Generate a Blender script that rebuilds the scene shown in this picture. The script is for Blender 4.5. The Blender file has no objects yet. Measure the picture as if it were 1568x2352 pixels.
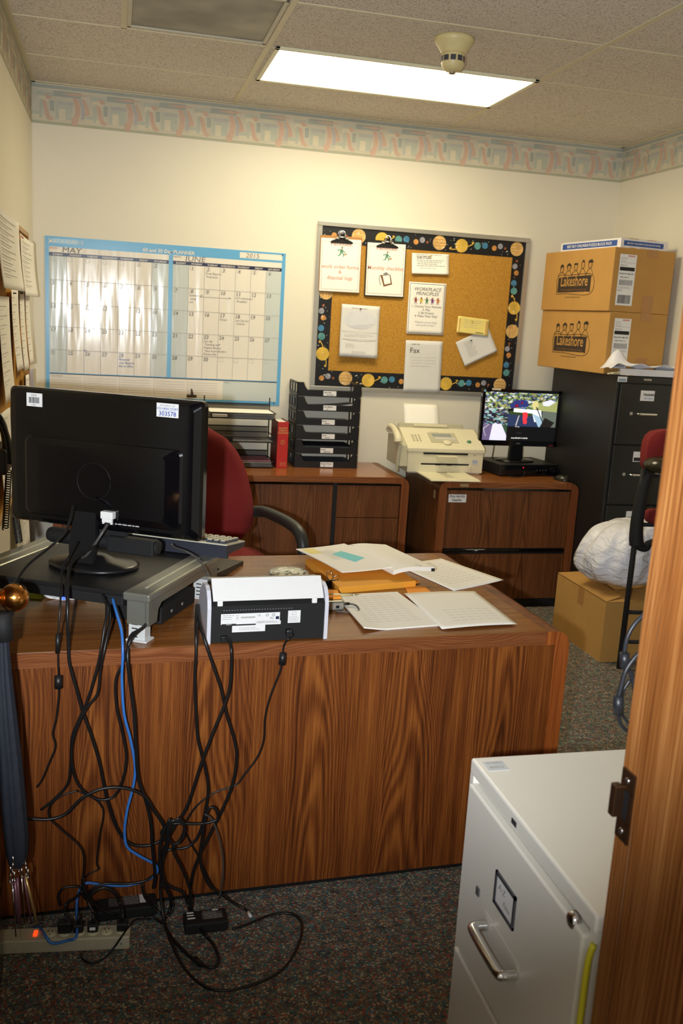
import bpy, bmesh, math, random
from mathutils import Vector, Matrix, Euler
random.seed(7)
S = bpy.context.scene
C = S.collection
PI = math.pi

# ---------------------------------------------------------------- camera, lights, exposure
CAM_H = 1.5756
YAW, PITCH, ROLL = 0.24596353270325247, 0.20310865238126238, -0.05866976424588254
cam = bpy.data.cameras.new('camera')
camo = bpy.data.objects.new('camera', cam)
C.objects.link(camo)
fw = Vector((math.sin(YAW)*math.cos(PITCH), math.cos(YAW)*math.cos(PITCH), -math.sin(PITCH)))
rt = Vector((math.cos(YAW), -math.sin(YAW), 0))
dn = fw.cross(rt)
r2 = rt*math.cos(ROLL) + dn*math.sin(ROLL)
d2 = -rt*math.sin(ROLL) + dn*math.cos(ROLL)
camo.matrix_world = Matrix(((r2.x, -d2.x, -fw.x, 0), (r2.y, -d2.y, -fw.y, 0), (r2.z, -d2.z, -fw.z, CAM_H), (0, 0, 0, 1)))
cam.sensor_fit = 'VERTICAL'; cam.sensor_height = 36
cam.lens = 36*2136.58/2352
cam.clip_start = 0.05
cam.dof.use_dof = True; cam.dof.focus_distance = 2.9; cam.dof.aperture_fstop = 6.5
S.camera = camo
S.view_settings.view_transform = 'Standard'
S.view_settings.look = 'None'
S.view_settings.exposure = 0.0
S.view_settings.gamma = 1
S.view_settings.use_curve_mapping = False
S.cycles.max_bounces = 8
S.cycles.diffuse_bounces = 5
S.cycles.sample_clamp_indirect = 4

w = bpy.data.worlds.new('world'); S.world = w; w.use_nodes = True
w.node_tree.nodes['Background'].inputs[0].default_value = (1.0, .9, .74, 1)
w.node_tree.nodes['Background'].inputs[1].default_value = 0.35

FIXTURE_STRENGTH = 16.0
# the camera's own flash, mounted left of the lens on the portrait-held camera
fl = bpy.data.lights.new('flash', 'SPOT')
fl.energy = 275; fl.color = (.90, .95, 1.0); fl.shadow_soft_size = 0.018
fl.spot_size = math.radians(84); fl.spot_blend = 0.75
flo = bpy.data.objects.new('flash', fl); C.objects.link(flo)
flo.location = (-0.125, -0.01, CAM_H-0.03)
fd = Vector((math.sin(YAW)*math.cos(.04), math.cos(YAW)*math.cos(.04), math.sin(.04)))
flo.rotation_euler = fd.to_track_quat('-Z', 'Y').to_euler()

# ---------------------------------------------------------------- materials
def srgb(*c):
    return tuple(((v/255)/12.92 if v/255 <= .04045 else ((v/255+.055)/1.055)**2.4) for v in c)
MATS = {}
def newmat(name):
    m = bpy.data.materials.new(name); m.use_nodes = True
    nt = m.node_tree
    return m, nt, nt.nodes['Principled BSDF']
def nd(nt, t, **kw):
    n = nt.nodes.new(t)
    for k, v in kw.items():
        if k.startswith('i_'): n.inputs[k[2:].replace('_', ' ')].default_value = v
        else: setattr(n, k, v)
    return n
def mat(name, rgb, rough=.5, metal=0, spec=.5, var=.06, scale=30, bump=0, bscale=200, trans=0, emit=0, coat=0, alpha=1):
    if name in MATS: return MATS[name]
    m, nt, b = newmat(name)
    c = srgb(*rgb)
    tc = nd(nt, 'ShaderNodeTexCoord')
    if var > 0:
        n = nd(nt, 'ShaderNodeTexNoise'); n.inputs['Scale'].default_value = scale; n.inputs['Detail'].default_value = 4
        nt.links.new(tc.outputs['Object'], n.inputs['Vector'])
        r = nd(nt, 'ShaderNodeValToRGB')
        r.color_ramp.elements[0].position = .3; r.color_ramp.elements[1].position = .7
        r.color_ramp.elements[0].color = (*[v*(1-var) for v in c], 1)
        r.color_ramp.elements[1].color = (*[min(1, v*(1+var)) for v in c], 1)
        nt.links.new(n.outputs['Fac'], r.inputs[0]); nt.links.new(r.outputs[0], b.inputs['Base Color'])
    else:
        b.inputs['Base Color'].default_value = (*c, 1)
    b.inputs['Roughness'].default_value = rough
    b.inputs['Metallic'].default_value = metal
    b.inputs['Specular IOR Level'].default_value = spec
    b.inputs['Transmission Weight'].default_value = trans
    b.inputs['Coat Weight'].default_value = coat
    if emit:
        b.inputs['Emission Color'].default_value = (*c, 1); b.inputs['Emission Strength'].default_value = emit
    if bump:
        n2 = nd(nt, 'ShaderNodeTexNoise'); n2.inputs['Scale'].default_value = bscale; n2.inputs['Detail'].default_value = 3
        nt.links.new(tc.outputs['Object'], n2.inputs['Vector'])
        bp = nd(nt, 'ShaderNodeBump'); bp.inputs['Strength'].default_value = bump; bp.inputs['Distance'].default_value = .002
        nt.links.new(n2.outputs['Fac'], bp.inputs['Height']); nt.links.new(bp.outputs[0], b.inputs['Normal'])
    MATS[name] = m
    return m
def wood(name, axis, dark, mid, light, rough=.35, sc=1.0, coat=0.0, contour=26, off=(0, 0, 0), spec=.4):
    """laminate oak: noise contours stretched along the grain plus fine streaks"""
    if name in MATS: return MATS[name]
    m, nt, b = newmat(name)
    tc = nd(nt, 'ShaderNodeTexCoord')
    L = nt.links.new
    def stretched(a, bb):
        mp = nd(nt, 'ShaderNodeMapping')
        s = [a, a, a]; s['xyz'.index(axis)] = bb
        mp.inputs['Scale'].default_value = s; mp.inputs['Location'].default_value = off
        L(tc.outputs['Object'], mp.inputs['Vector']); return mp
    # cathedral figure: nested parabolas repeated across the panel, wobbled by noise
    sx = nd(nt, 'ShaderNodeSeparateXYZ'); L(tc.outputs['Object'], sx.inputs[0])
    along = sx.outputs['xyz'.index(axis)]
    oth = [sx.outputs[i] for i in range(3) if i != 'xyz'.index(axis)]
    def M_(op, a, b=None, c=None):
        n = nd(nt, 'ShaderNodeMath', operation=op)
        for i, v in enumerate((a, b, c)):
            if v is None: continue
            if isinstance(v, (int, float)): n.inputs[i].default_value = v
            else: L(v, n.inputs[i])
        return n.outputs[0]
    across = M_('ADD', oth[0], M_('ADD', oth[1], off[0]))
    wob = nd(nt, 'ShaderNodeTexNoise'); wob.inputs['Scale'].default_value = 1; wob.inputs['Detail'].default_value = 1
    L(stretched(5*sc, 1.3*sc).outputs[0], wob.inputs['Vector'])
    wob2 = nd(nt, 'ShaderNodeTexNoise'); wob2.inputs['Scale'].default_value = 1; wob2.inputs['Detail'].default_value = 3
    L(stretched(26*sc, 2.2*sc).outputs[0], wob2.inputs['Vector'])
    per = .27/sc
    u = M_('MULTIPLY_ADD', M_('SUBTRACT', wob.outputs['Fac'], .5), .16, across)
    u = M_('SUBTRACT', M_('FRACT', M_('DIVIDE', u, per)), .5)
    au = M_('ABSOLUTE', u)
    f = M_('MULTIPLY_ADD', M_('MULTIPLY', u, u), 62.0, M_('MULTIPLY', along, contour*.20))
    f = M_('MULTIPLY_ADD', wob2.outputs['Fac'], 1.3, f)
    sn = nd(nt, 'ShaderNodeMath', operation='SINE'); L(M_('MULTIPLY', f, 2*PI), sn.inputs[0])
    fade = nd(nt, 'ShaderNodeMapRange'); fade.inputs['From Min'].default_value = .12; fade.inputs['From Max'].default_value = .42
    fade.inputs['To Min'].default_value = 1; fade.inputs['To Max'].default_value = .25; L(au, fade.inputs['Value'])
    mr = nd(nt, 'ShaderNodeMath', operation='MULTIPLY_ADD'); L(M_('MULTIPLY', sn.outputs[0], fade.outputs[0]), mr.inputs[0]); mr.inputs[1].default_value = .5; mr.inputs[2].default_value = .5
    n2 = nd(nt, 'ShaderNodeTexNoise'); n2.inputs['Scale'].default_value = 1; n2.inputs['Detail'].default_value = 4; n2.inputs['Roughness'].default_value = .7
    L(stretched(330*sc, 5*sc).outputs[0], n2.inputs['Vector'])
    n3 = nd(nt, 'ShaderNodeTexNoise'); n3.inputs['Scale'].default_value = 1; n3.inputs['Detail'].default_value = 2
    L(stretched(34*sc, .8*sc).outputs[0], n3.inputs['Vector'])
    a1 = nd(nt, 'ShaderNodeMath', operation='MULTIPLY'); a1.inputs[1].default_value = .22; L(mr.outputs[0], a1.inputs[0])
    a2 = nd(nt, 'ShaderNodeMath', operation='MULTIPLY_ADD'); a2.inputs[1].default_value = .85; L(n2.outputs['Fac'], a2.inputs[0]); L(a1.outputs[0], a2.inputs[2])
    a3 = nd(nt, 'ShaderNodeMath', operation='MULTIPLY_ADD'); a3.inputs[1].default_value = .45; L(n3.outputs['Fac'], a3.inputs[0]); L(a2.outputs[0], a3.inputs[2])
    r = nd(nt, 'ShaderNodeValToRGB'); L(a3.outputs[0], r.inputs[0])
    e = r.color_ramp.elements
    e[0].position = .50; e[0].color = (*srgb(*dark), 1)
    e[1].position = .98; e[1].color = (*srgb(*light), 1)
    x = e.new(.74); x.color = (*srgb(*mid), 1)
    L(r.outputs[0], b.inputs['Base Color'])
    b.inputs['Roughness'].default_value = rough; b.inputs['Coat Weight'].default_value = coat; b.inputs['Coat Roughness'].default_value = .15
    b.inputs['Specular IOR Level'].default_value = spec
    MATS[name] = m
    return m
def carpet_mat():
    m, nt, b = newmat('carpet'); L = nt.links.new
    tc = nd(nt, 'ShaderNodeTexCoord')
    v = nd(nt, 'ShaderNodeTexVoronoi'); v.inputs['Scale'].default_value = 210; L(tc.outputs['Object'], v.inputs['Vector'])
    sp = nd(nt, 'ShaderNodeSeparateColor'); L(v.outputs['Color'], sp.inputs[0])
    r = nd(nt, 'ShaderNodeValToRGB'); r.color_ramp.interpolation = 'CONSTANT'
    cols = [(0, (104, 98, 90)), (.2, (140, 124, 100)), (.38, (92, 118, 112)), (.52, (84, 92, 102)), (.66, (160, 92, 80)), (.76, (176, 168, 144)), (.86, (108, 100, 92)), (.93, (74, 124, 134))]
    e = r.color_ramp.elements
    e[0].position = 0; e[0].color = (*srgb(*cols[0][1]), 1)
    e[1].position = cols[1][0]; e[1].color = (*srgb(*cols[1][1]), 1)
    for p, c in cols[2:]:
        x = e.new(p); x.color = (*srgb(*c), 1)
    L(sp.outputs[0], r.inputs[0])
    n = nd(nt, 'ShaderNodeTexNoise'); n.inputs['Scale'].default_value = 38; n.inputs['Detail'].default_value = 6; L(tc.outputs['Object'], n.inputs['Vector'])
    mr = nd(nt, 'ShaderNodeMapRange'); mr.inputs['From Min'].default_value = .3; mr.inputs['From Max'].default_value = .7
    mr.inputs['To Min'].default_value = .6; mr.inputs['To Max'].default_value = 1.35; L(n.outputs['Fac'], mr.inputs['Value'])
    mx = nd(nt, 'ShaderNodeVectorMath', operation='SCALE'); L(r.outputs[0], mx.inputs[0]); L(mr.outputs[0], mx.inputs['Scale'])
    L(mx.outputs[0], b.inputs['Base Color'])
    bp = nd(nt, 'ShaderNodeBump'); bp.inputs['Strength'].default_value = .8; bp.inputs['Distance'].default_value = .004
    L(v.outputs['Distance'], bp.inputs['Height']); L(bp.outputs[0], b.inputs['Normal'])
    b.inputs['Roughness'].default_value = .95; b.inputs['Specular IOR Level'].default_value = .1
    return m
def speckle_mat(name, base, spot, scale, thr, rough=.9, bump=.3):
    m, nt, b = newmat(name); L = nt.links.new
    tc = nd(nt, 'ShaderNodeTexCoord')
    n = nd(nt, 'ShaderNodeTexNoise'); n.inputs['Scale'].default_value = scale; n.inputs['Detail'].default_value = 3; L(tc.outputs['Object'], n.inputs['Vector'])
    r = nd(nt, 'ShaderNodeValToRGB'); L(n.outputs['Fac'], r.inputs[0])
    r.color_ramp.elements[0].position = thr; r.color_ramp.elements[0].color = (*srgb(*spot), 1)
    r.color_ramp.elements[1].position = thr+.12; r.color_ramp.elements[1].color = (*srgb(*base), 1)
    L(r.outputs[0], b.inputs['Base Color'])
    bp = nd(nt, 'ShaderNodeBump'); bp.inputs['Strength'].default_value = bump; bp.inputs['Distance'].default_value = .003
    L(n.outputs['Fac'], bp.inputs['Height']); L(bp.outputs[0], b.inputs['Normal'])
    b.inputs['Roughness'].default_value = rough
    MATS[name] = m
    return m
def mesh_fabric(name, rgb, holes=900, fill=.55):
    """perforated black steel mesh: real see-through holes by a fine grid"""
    m, nt, b = newmat(name); L = nt.links.new
    tc = nd(nt, 'ShaderNodeTexCoord')
    ck = nd(nt, 'ShaderNodeTexChecker'); ck.inputs['Scale'].default_value = holes
    L(tc.outputs['Object'], ck.inputs['Vector'])
    b.inputs['Base Color'].default_value = (*srgb(*rgb), 1); b.inputs['Roughness'].default_value = .5
    mu = nd(nt, 'ShaderNodeMath', operation='MULTIPLY_ADD'); mu.inputs[1].default_value = .25; mu.inputs[2].default_value = fill
    L(ck.outputs['Fac'], mu.inputs[0]); L(mu.outputs[0], b.inputs['Alpha'])
    MATS[name] = m
    return m

WALL = mat('wall_paint', (232, 226, 208), rough=.6, var=.015, scale=2.5, bump=.12, bscale=260)
CARPET = carpet_mat()
TILE = speckle_mat('ceiling_tile', (222, 214, 200), (170, 160, 146), 170, .36, bump=.5)
TEE = mat('tee_bar', (214, 204, 172), rough=.5, var=.03)
DESKF = wood('desk_oak_front', 'z', (58, 25, 8), (112, 58, 22), (152, 90, 38), rough=.38, contour=26)
DESKT = wood('desk_oak_top', 'x', (98, 56, 22), (134, 82, 36), (156, 102, 50), rough=.25, coat=.10, contour=10)
DESKE = wood('desk_oak_edge', 'x', (88, 44, 22), (126, 72, 40), (148, 94, 58), rough=.3, contour=8, sc=1.6)
DESKC = wood('desk_corner_edge', 'z', (110, 52, 20), (150, 78, 32), (172, 100, 48), rough=.3, contour=8, sc=1.6)
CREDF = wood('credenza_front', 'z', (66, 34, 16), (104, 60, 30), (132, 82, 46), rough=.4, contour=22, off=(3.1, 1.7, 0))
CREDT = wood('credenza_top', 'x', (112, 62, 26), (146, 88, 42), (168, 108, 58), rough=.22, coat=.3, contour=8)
DOORW = wood('door_oak', 'z', (96, 52, 22), (146, 90, 44), (184, 128, 74), rough=.3, coat=.3, contour=10, sc=.8)
DOORD = wood('door_veneer', 'z', (46, 24, 12), (70, 40, 20), (90, 56, 30), rough=.35, contour=8)
BLK = mat('black_plastic', (26, 26, 27), rough=.42, var=.05)
GLOSS = mat('gloss_black', (9, 9, 12), rough=.08, var=.0, spec=.6)
MATTE = mat('matte_black', (16, 16, 17), rough=.75, var=.1)
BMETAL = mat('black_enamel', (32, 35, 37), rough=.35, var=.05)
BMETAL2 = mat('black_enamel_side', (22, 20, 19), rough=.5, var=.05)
CABLE = mat('cable_black', (20, 20, 21), rough=.38, var=.05)
CABLEG = mat('cable_grey', (70, 66, 64), rough=.4, var=.05)
CABLEB = mat('cable_blue', (52, 116, 196), rough=.35, var=.04)
WHITE = mat('white_plastic', (238, 238, 236), rough=.35, var=.01)
PAPER = mat('paper', (250, 247, 238), rough=.8, var=.01, scale=8)
PAPERG = mat('paper_greyish', (222, 222, 220), rough=.8, var=.02, scale=8)
LABEL = mat('label_white', (236, 236, 236), rough=.5, var=.01)
INK = mat('ink_black', (30, 28, 28), rough=.7, var=0)
INKG = mat('ink_grey', (135, 130, 128), rough=.7, var=0)
INKL = mat('ink_light', (178, 174, 170), rough=.7, var=0)
INKB = mat('ink_blue', (50, 80, 170), rough=.7, var=0)
INKR = mat('ink_red', (196, 84, 60), rough=.7, var=0)
CHROME = mat('chrome', (225, 225, 225), rough=.14, metal=1, var=0)
SILVER = mat('silver_paint', (150, 150, 138), rough=.28, metal=.6, var=.02)
GREYP = mat('grey_plastic', (150, 150, 148), rough=.45, var=.03)
BEIGE = mat('beige_plastic', (226, 220, 190), rough=.4, var=.015)
BEIGED = mat('beige_dark', (190, 186, 160), rough=.45, var=.015)
STRIP = mat('strip_plastic', (190, 186, 160), rough=.5, var=.05, scale=60)
CREAM = mat('cabinet_cream', (237, 234, 224), rough=.33, var=.01, scale=3)
CARD = mat('cardboard', (188, 142, 74), rough=.8, var=.05, scale=6, bump=.1)
CARDD = mat('cardboard_inside', (150, 108, 60), rough=.85, var=.05)
TAPE = mat('packing_tape', (176, 128, 76), rough=.2, var=.03)
REDF = mat('red_fabric', (122, 24, 22), rough=.9, var=.12, scale=300, bump=.3, bscale=500)
REDBOOK = mat('red_cloth', (190, 36, 30), rough=.45, var=.04)
REDD = mat('red_board', (110, 16, 22), rough=.55, var=.05)
GOLD = mat('gold_ink', (220, 190, 110), rough=.4, metal=.4, var=0)
BRASS = mat('brass', (226, 160, 84), rough=.16, metal=1, var=.02)
ORANGE = mat('envelope_orange', (240, 166, 52), rough=.75, var=.03, scale=8)
STICKO = mat('sticky_orange', (250, 160, 48), rough=.8, var=0)
STICKB = mat('sticky_blue', (134, 218, 222), rough=.8, var=0)
STICKY = mat('sticky_lime', (206, 214, 40), rough=.75, var=.02)
CORK = speckle_mat('cork', (196, 146, 54), (170, 120, 40), 240, .42, bump=.25)
ALU = mat('aluminium', (200, 198, 190), rough=.35, metal=.7, var=.02)
PLBLUE = mat('planner_blue', (104, 176, 224), rough=.25, var=.02, coat=.5)
PLNAVY = mat('planner_navy', (34, 40, 74), rough=.3, var=0)
def planner_mat(name, rgb):
    m = mat(name, rgb, rough=.16, var=.0)
    nt = m.node_tree; b = nt.nodes['Principled BSDF']
    tc = nd(nt, 'ShaderNodeTexCoord'); mp = nd(nt, 'ShaderNodeMapping'); mp.inputs['Scale'].default_value = (7.5, 1.1, 1)
    n = nd(nt, 'ShaderNodeTexNoise'); n.inputs['Scale'].default_value = 1.3; n.inputs['Detail'].default_value = 2.5
    nt.links.new(tc.outputs['Object'], mp.inputs['Vector']); nt.links.new(mp.outputs[0], n.inputs['Vector'])
    bp = nd(nt, 'ShaderNodeBump'); bp.inputs['Strength'].default_value = 1; bp.inputs['Distance'].default_value = .007
    nt.links.new(n.outputs['Fac'], bp.inputs['Height']); nt.links.new(bp.outputs[0], b.inputs['Normal'])
    b.inputs['Coat Weight'].default_value = .0
    return m
PLWHITE = planner_mat('planner_white', (238, 232, 220))
PLGREY = planner_mat('planner_grey', (206, 214, 212))
UMB = mat('umbrella_cloth', (30, 35, 46), rough=.7, var=.15, scale=60, bump=.4, bscale=60)
BAG = mat('bag_plastic', (232, 232, 238), rough=.3, var=.02, trans=.0)
DARKSLOT = mat('dark_slot', (8, 8, 9), rough=.9, var=0)
WMESH = mesh_fabric('steel_mesh', (16, 16, 18), holes=760, fill=.28)

# ---------------------------------------------------------------- mesh builder
def T(x=0, y=0, z=0): return Matrix.Translation((x, y, z))
def RZ(a): return Matrix.Rotation(a, 4, 'Z')
def RX(a): return Matrix.Rotation(a, 4, 'X')
def RY(a): return Matrix.Rotation(a, 4, 'Y')
def face_frame(x, y, z, rz=0):
    """local u right, v up, n outward of a vertical face whose outward normal is -y turned by rz"""
    return T(x, y, z) @ RZ(rz) @ RX(PI/2)
def catmull(pts, n=6):
    P = [Vector(p) for p in pts]
    if len(P) < 3: return P
    P = [P[0]*2-P[1]] + P + [P[-1]*2-P[-2]]
    out = []
    for i in range(1, len(P)-2):
        for k in range(n):
            t = k/n
            a, b, c, d = P[i-1], P[i], P[i+1], P[i+2]
            out.append(.5*((2*b)+(c-a)*t+(2*a-5*b+4*c-d)*t*t+(3*b-a-3*c+d)*t**3))
    out.append(P[-2])
    return out
class MB:
    def __init__(s, M=None):
        s.v = []; s.f = []; s.fm = []; s.sm = []; s.mats = []; s.M = M or Matrix()
    def mi(s, m):
        if m not in s.mats: s.mats.append(m)
        return s.mats.index(m)
    def add(s, vs, fs, m, smooth=False, M=None):
        A = s.M @ M if M is not None else s.M
        o = len(s.v); i = s.mi(m)
        s.v.extend([A @ Vector(p) for p in vs])
        for f in fs:
            s.f.append([o+k for k in f]); s.fm.append(i); s.sm.append(smooth)
        return s
    def box(s, x0, x1, y0, y1, z0, z1, m, bevel=0, M=None, seg=2):
        if x0 > x1: x0, x1 = x1, x0
        if y0 > y1: y0, y1 = y1, y0
        if z0 > z1: z0, z1 = z1, z0
        if bevel:
            b = bmesh.new(); bmesh.ops.create_cube(b, size=1)
            for q in b.verts: q.co = Vector(((q.co.x+.5)*(x1-x0)+x0, (q.co.y+.5)*(y1-y0)+y0, (q.co.z+.5)*(z1-z0)+z0))
            bmesh.ops.bevel(b, geom=b.edges[:], offset=min(bevel, .49*min(x1-x0, y1-y0, z1-z0)), segments=seg, profile=.5, affect='EDGES')
            s.frombm(b, m, False, M); b.free(); return s
        vs = [(x, y, z) for x in (x0, x1) for y in (y0, y1) for z in (z0, z1)]
        fs = [(0, 1, 3, 2), (4, 6, 7, 5), (0, 4, 5, 1), (2, 3, 7, 6), (0, 2, 6, 4), (1, 5, 7, 3)]
        return s.add(vs, fs, m, False, M)
    def frombm(s, b, m, smooth=False, M=None):
        b.verts.ensure_lookup_table(); b.verts.index_update()
        return s.add([q.co.copy() for q in b.verts], [[q.index for q in f.verts] for f in b.faces], m, smooth, M)
    def tube(s, pts, r, m, seg=8, n=6, smooth=True, M=None, curve=True, cap=True):
        P = catmull(pts, n) if curve else [Vector(p) for p in pts]
        Q = [P[0]]
        for p in P[1:]:
            if (p-Q[-1]).length > 1e-5: Q.append(p)
        P = Q
        if len(P) < 2: return s
        d = (P[1]-P[0]).normalized()
        up = Vector((0, 0, 1)) if abs(d.z) < .9 else Vector((1, 0, 0))
        u = d.cross(up).normalized()
        vs = []; N = len(P)
        for i, p in enumerate(P):
            d = (P[min(i+1, N-1)]-P[max(i-1, 0)]).normalized()
            u = (u-d*u.dot(d)); u = u.normalized() if u.length > 1e-6 else d.orthogonal().normalized()
            w_ = d.cross(u)
            rr = r(i/(N-1)) if callable(r) else r
            for k in range(seg):
                a = 2*PI*k/seg
                vs.append(p+(u*math.cos(a)+w_*math.sin(a))*rr)
        fs = [(i*seg+k, i*seg+(k+1) % seg, (i+1)*seg+(k+1) % seg, (i+1)*seg+k) for i in range(N-1) for k in range(seg)]
        if cap: fs += [tuple(range(seg))[::-1], tuple((N-1)*seg+k for k in range(seg))]
        return s.add(vs, fs, m, smooth, M)
    def cyl(s, p0, p1, r, m, seg=20, r1=None, M=None, smooth=True):
        r1 = r if r1 is None else r1
        return s.tube([p0, p1], lambda t: r+(r1-r)*t, m, seg=seg, curve=False, M=M, smooth=smooth)
    def lathe(s, prof, m, seg=32, M=None, smooth=True):
        vs = []; N = len(prof)
        for r, z in prof:
            for k in range(seg):
                a = 2*PI*k/seg; vs.append((r*math.cos(a), r*math.sin(a), z))
        fs = [(i*seg+k, i*seg+(k+1) % seg, (i+1)*seg+(k+1) % seg, (i+1)*seg+k) for i in range(N-1) for k in range(seg)]
        if prof[0][0] > 1e-4: fs.append(tuple(range(seg))[::-1])
        if prof[-1][0] > 1e-4: fs.append(tuple((N-1)*seg+k for k in range(seg)))
        return s.add(vs, fs, m, smooth, M)
    def prism(s, poly, z0, z1, m, M=None, smooth=False):
        a = sum(poly[i][0]*poly[(i+1) % len(poly)][1]-poly[(i+1) % len(poly)][0]*poly[i][1] for i in range(len(poly)))
        if a < 0: poly = poly[::-1]
        n = len(poly)
        vs = [(x, y, z0) for x, y in poly]+[(x, y, z1) for x, y in poly]
        fs = [tuple(range(n))[::-1], tuple(range(n, 2*n))]+[(i, (i+1) % n, n+(i+1) % n, n+i) for i in range(n)]
        return s.add(vs, fs, m, smooth, M)
    def poly(s, pts, m, M=None): return s.add(pts, [tuple(range(len(pts)))], m, False, M)
    def rect(s, x0, x1, y0, y1, z, m, M=None):
        return s.add([(x0, y0, z), (x1, y0, z), (x1, y1, z), (x0, y1, z)], [(0, 1, 2, 3)], m, False, M)
    def disc(s, x, y, z, r, m, seg=20, M=None, ry=None):
        ry = ry or r
        return s.add([(x+r*math.cos(2*PI*k/seg), y+ry*math.sin(2*PI*k/seg), z) for k in range(seg)], [tuple(range(seg))], m, False, M)
    def ball(s, c, r, m, seg=24, M=None, sc=(1, 1, 1)):
        vs = []; fs = []; R = seg//2
        for i in range(R+1):
            t = PI*i/R
            for k in range(seg):
                a = 2*PI*k/seg
                vs.append((c[0]+r*sc[0]*math.sin(t)*math.cos(a), c[1]+r*sc[1]*math.sin(t)*math.sin(a), c[2]-r*sc[2]*math.cos(t)))
        fs = [(i*seg+k, i*seg+(k+1) % seg, (i+1)*seg+(k+1) % seg, (i+1)*seg+k) for i in range(R) for k in range(seg)]
        return s.add(vs, fs, m, True, M)
    def sheet(s, fn, nu, nv, m, th=.0006, M=None, smooth=True):
        """a thin sheet over fn(u,v)->(x,y,z), with real thickness downwards"""
        top = [Vector(fn(i/nu, j/nv)) for j in range(nv+1) for i in range(nu+1)]
        bot = [p-Vector((0, 0, th)) for p in top]
        n = len(top); W = nu+1
        fs = []
        for j in range(nv):
            for i in range(nu):
                a = j*W+i
                fs.append((a, a+1, a+W+1, a+W)); fs.append((n+a, n+a+W, n+a+W+1, n+a+1))
        for i in range(nu):
            fs.append((i, n+i, n+i+1, i+1)); a = nv*W+i; fs.append((a, a+1, n+a+1, n+a))
        for j in range(nv):
            a = j*W; fs.append((a, a+W, n+a+W, n+a)); a = j*W+nu; fs.append((a, n+a, n+a+W, a+W))
        return s.add(top+bot, fs, m, smooth, M)
    def text(s, body, x, y, z, size, m, align='LEFT', M=None, bold=0, shear=0, sx=1, th=0, space=1):
        cu = bpy.data.curves.new('t', 'FONT'); cu.body = body; cu.size = size; cu.align_x = align
        cu.resolution_u = 2; cu.offset = bold; cu.shear = shear; cu.extrude = th; cu.space_character = space
        o = bpy.data.objects.new('t', cu); C.objects.link(o)
        me = o.to_mesh()
        A = T(x, y, z) @ Matrix.Diagonal((sx, 1, 1, 1))
        if M is not None: A = M @ A
        s.add([q.co.copy() for q in me.vertices], [list(p.vertices) for p in me.polygons], m, False, A)
        o.to_mesh_clear(); bpy.data.objects.remove(o); bpy.data.curves.remove(cu)
        return s
    def lines(s, x0, x1, y0, dy, n, z, m, h=.0015, M=None, jit=.3, rnd=None):
        """n rows of illegible small print as broken strokes"""
        rr = rnd or random
        for i in range(n):
            y = y0-dy*i; x = x0+rr.random()*jit*(x1-x0)*.2; xe = x1-rr.random()*jit*(x1-x0)
            while x < xe:
                w_ = min((.4+rr.random())*h*6, xe-x)
                s.rect(x, x+w_, y, y+h, z, m, M); x += w_+h*1.3
        return s
    def build(s, name, parent=None, loc=None, rotz=0, smooth_angle=None):
        me = bpy.data.meshes.new(name)
        me.from_pydata([tuple(v) for v in s.v], [], s.f)
        for m in s.mats: me.materials.append(m)
        me.polygons.foreach_set('material_index', s.fm)
        me.polygons.foreach_set('use_smooth', s.sm)
        me.update()
        o = bpy.data.objects.new(name, me); C.objects.link(o)
        if parent: o.parent = parent
        if loc is not None: o.location = loc
        o.rotation_euler = (0, 0, rotz)
        return o
def tag(o, label, cat, group=None, kind=None):
    if label: o['label'] = label
    if cat: o['category'] = cat
    if group: o['group'] = group
    if kind: o['kind'] = kind
    return o
def thing(name, label, cat, loc=(0, 0, 0), rotz=0, group=None):
    o = bpy.data.objects.new(name, None); C.objects.link(o); o.empty_display_size = .05
    o.location = loc; o.rotation_euler = (0, 0, rotz)
    return tag(o, label, cat, group)
def struct(o): o['kind'] = 'structure'; return o
def plabel(o, l): o['label'] = l; return o
def recenter(o):
    """move a world-space mesh's origin to the middle of its underside"""
    me = o.data; xs = [v.co for v in me.vertices]
    c = Vector(((min(v.x for v in xs)+max(v.x for v in xs))/2, (min(v.y for v in xs)+max(v.y for v in xs))/2, min(v.z for v in xs)))
    me.transform(T(*(-c))); o.location = c
    return o

# ================================================================ the room
D, HC, XL, XR, BZ = 5.42, 2.697, -0.429, 2.985, 2.493
struct(MB().box(XL-.1, XR+.1, -1.6, D+.1, -.1, 0, CARPET).build('floor'))
struct(MB().box(XL-.1, XR+.1, D, D+.1, 0, HC+.05, WALL).build('wall_back'))
struct(MB().box(XL-.1, XL, 1.08, D, 0, HC+.05, WALL).build('wall_left'))
struct(MB().box(XR, XR+.1, .96, D, 0, HC+.05, WALL).build('wall_right'))
mb = MB()
mb.box(XL-.1, -.31, .96, 1.08, 0, HC+.05, WALL).box(.724, XR, .96, 1.08, 0, HC+.05, WALL).box(-.31, .724, .96, 1.08, 2.06, HC+.05, WALL)
struct(mb.build('wall_front'))
# dropped ceiling: lay-in tiles on tee bars
mb = MB()
mb.box(XL, XR, 1.08, D, HC, HC+.05, TILE)
xs = [.625, 1.875]; ys = [D-.56-.61*k for k in range(7)]
TW = .012
for x in xs: mb.box(x-TW, x+TW, 1.08, D, HC-.004, HC+.001, TEE)
for y in ys:
    mb.box(XL, XR, y-.006, y+.006, HC-.0035, HC+.001, TEE)
mb.box(.015, .04, ys[2], ys[1], HC-.0035, HC+.001, TEE)
mb.box(XL, XR, D-.022, D, HC-.006, HC, TEE).box(XL, XL+.022, 1.08, D, HC-.006, HC, TEE).box(XR-.022, XR, 1.08, D, HC-.006, HC, TEE)
struct(mb.build('ceiling'))

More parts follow.
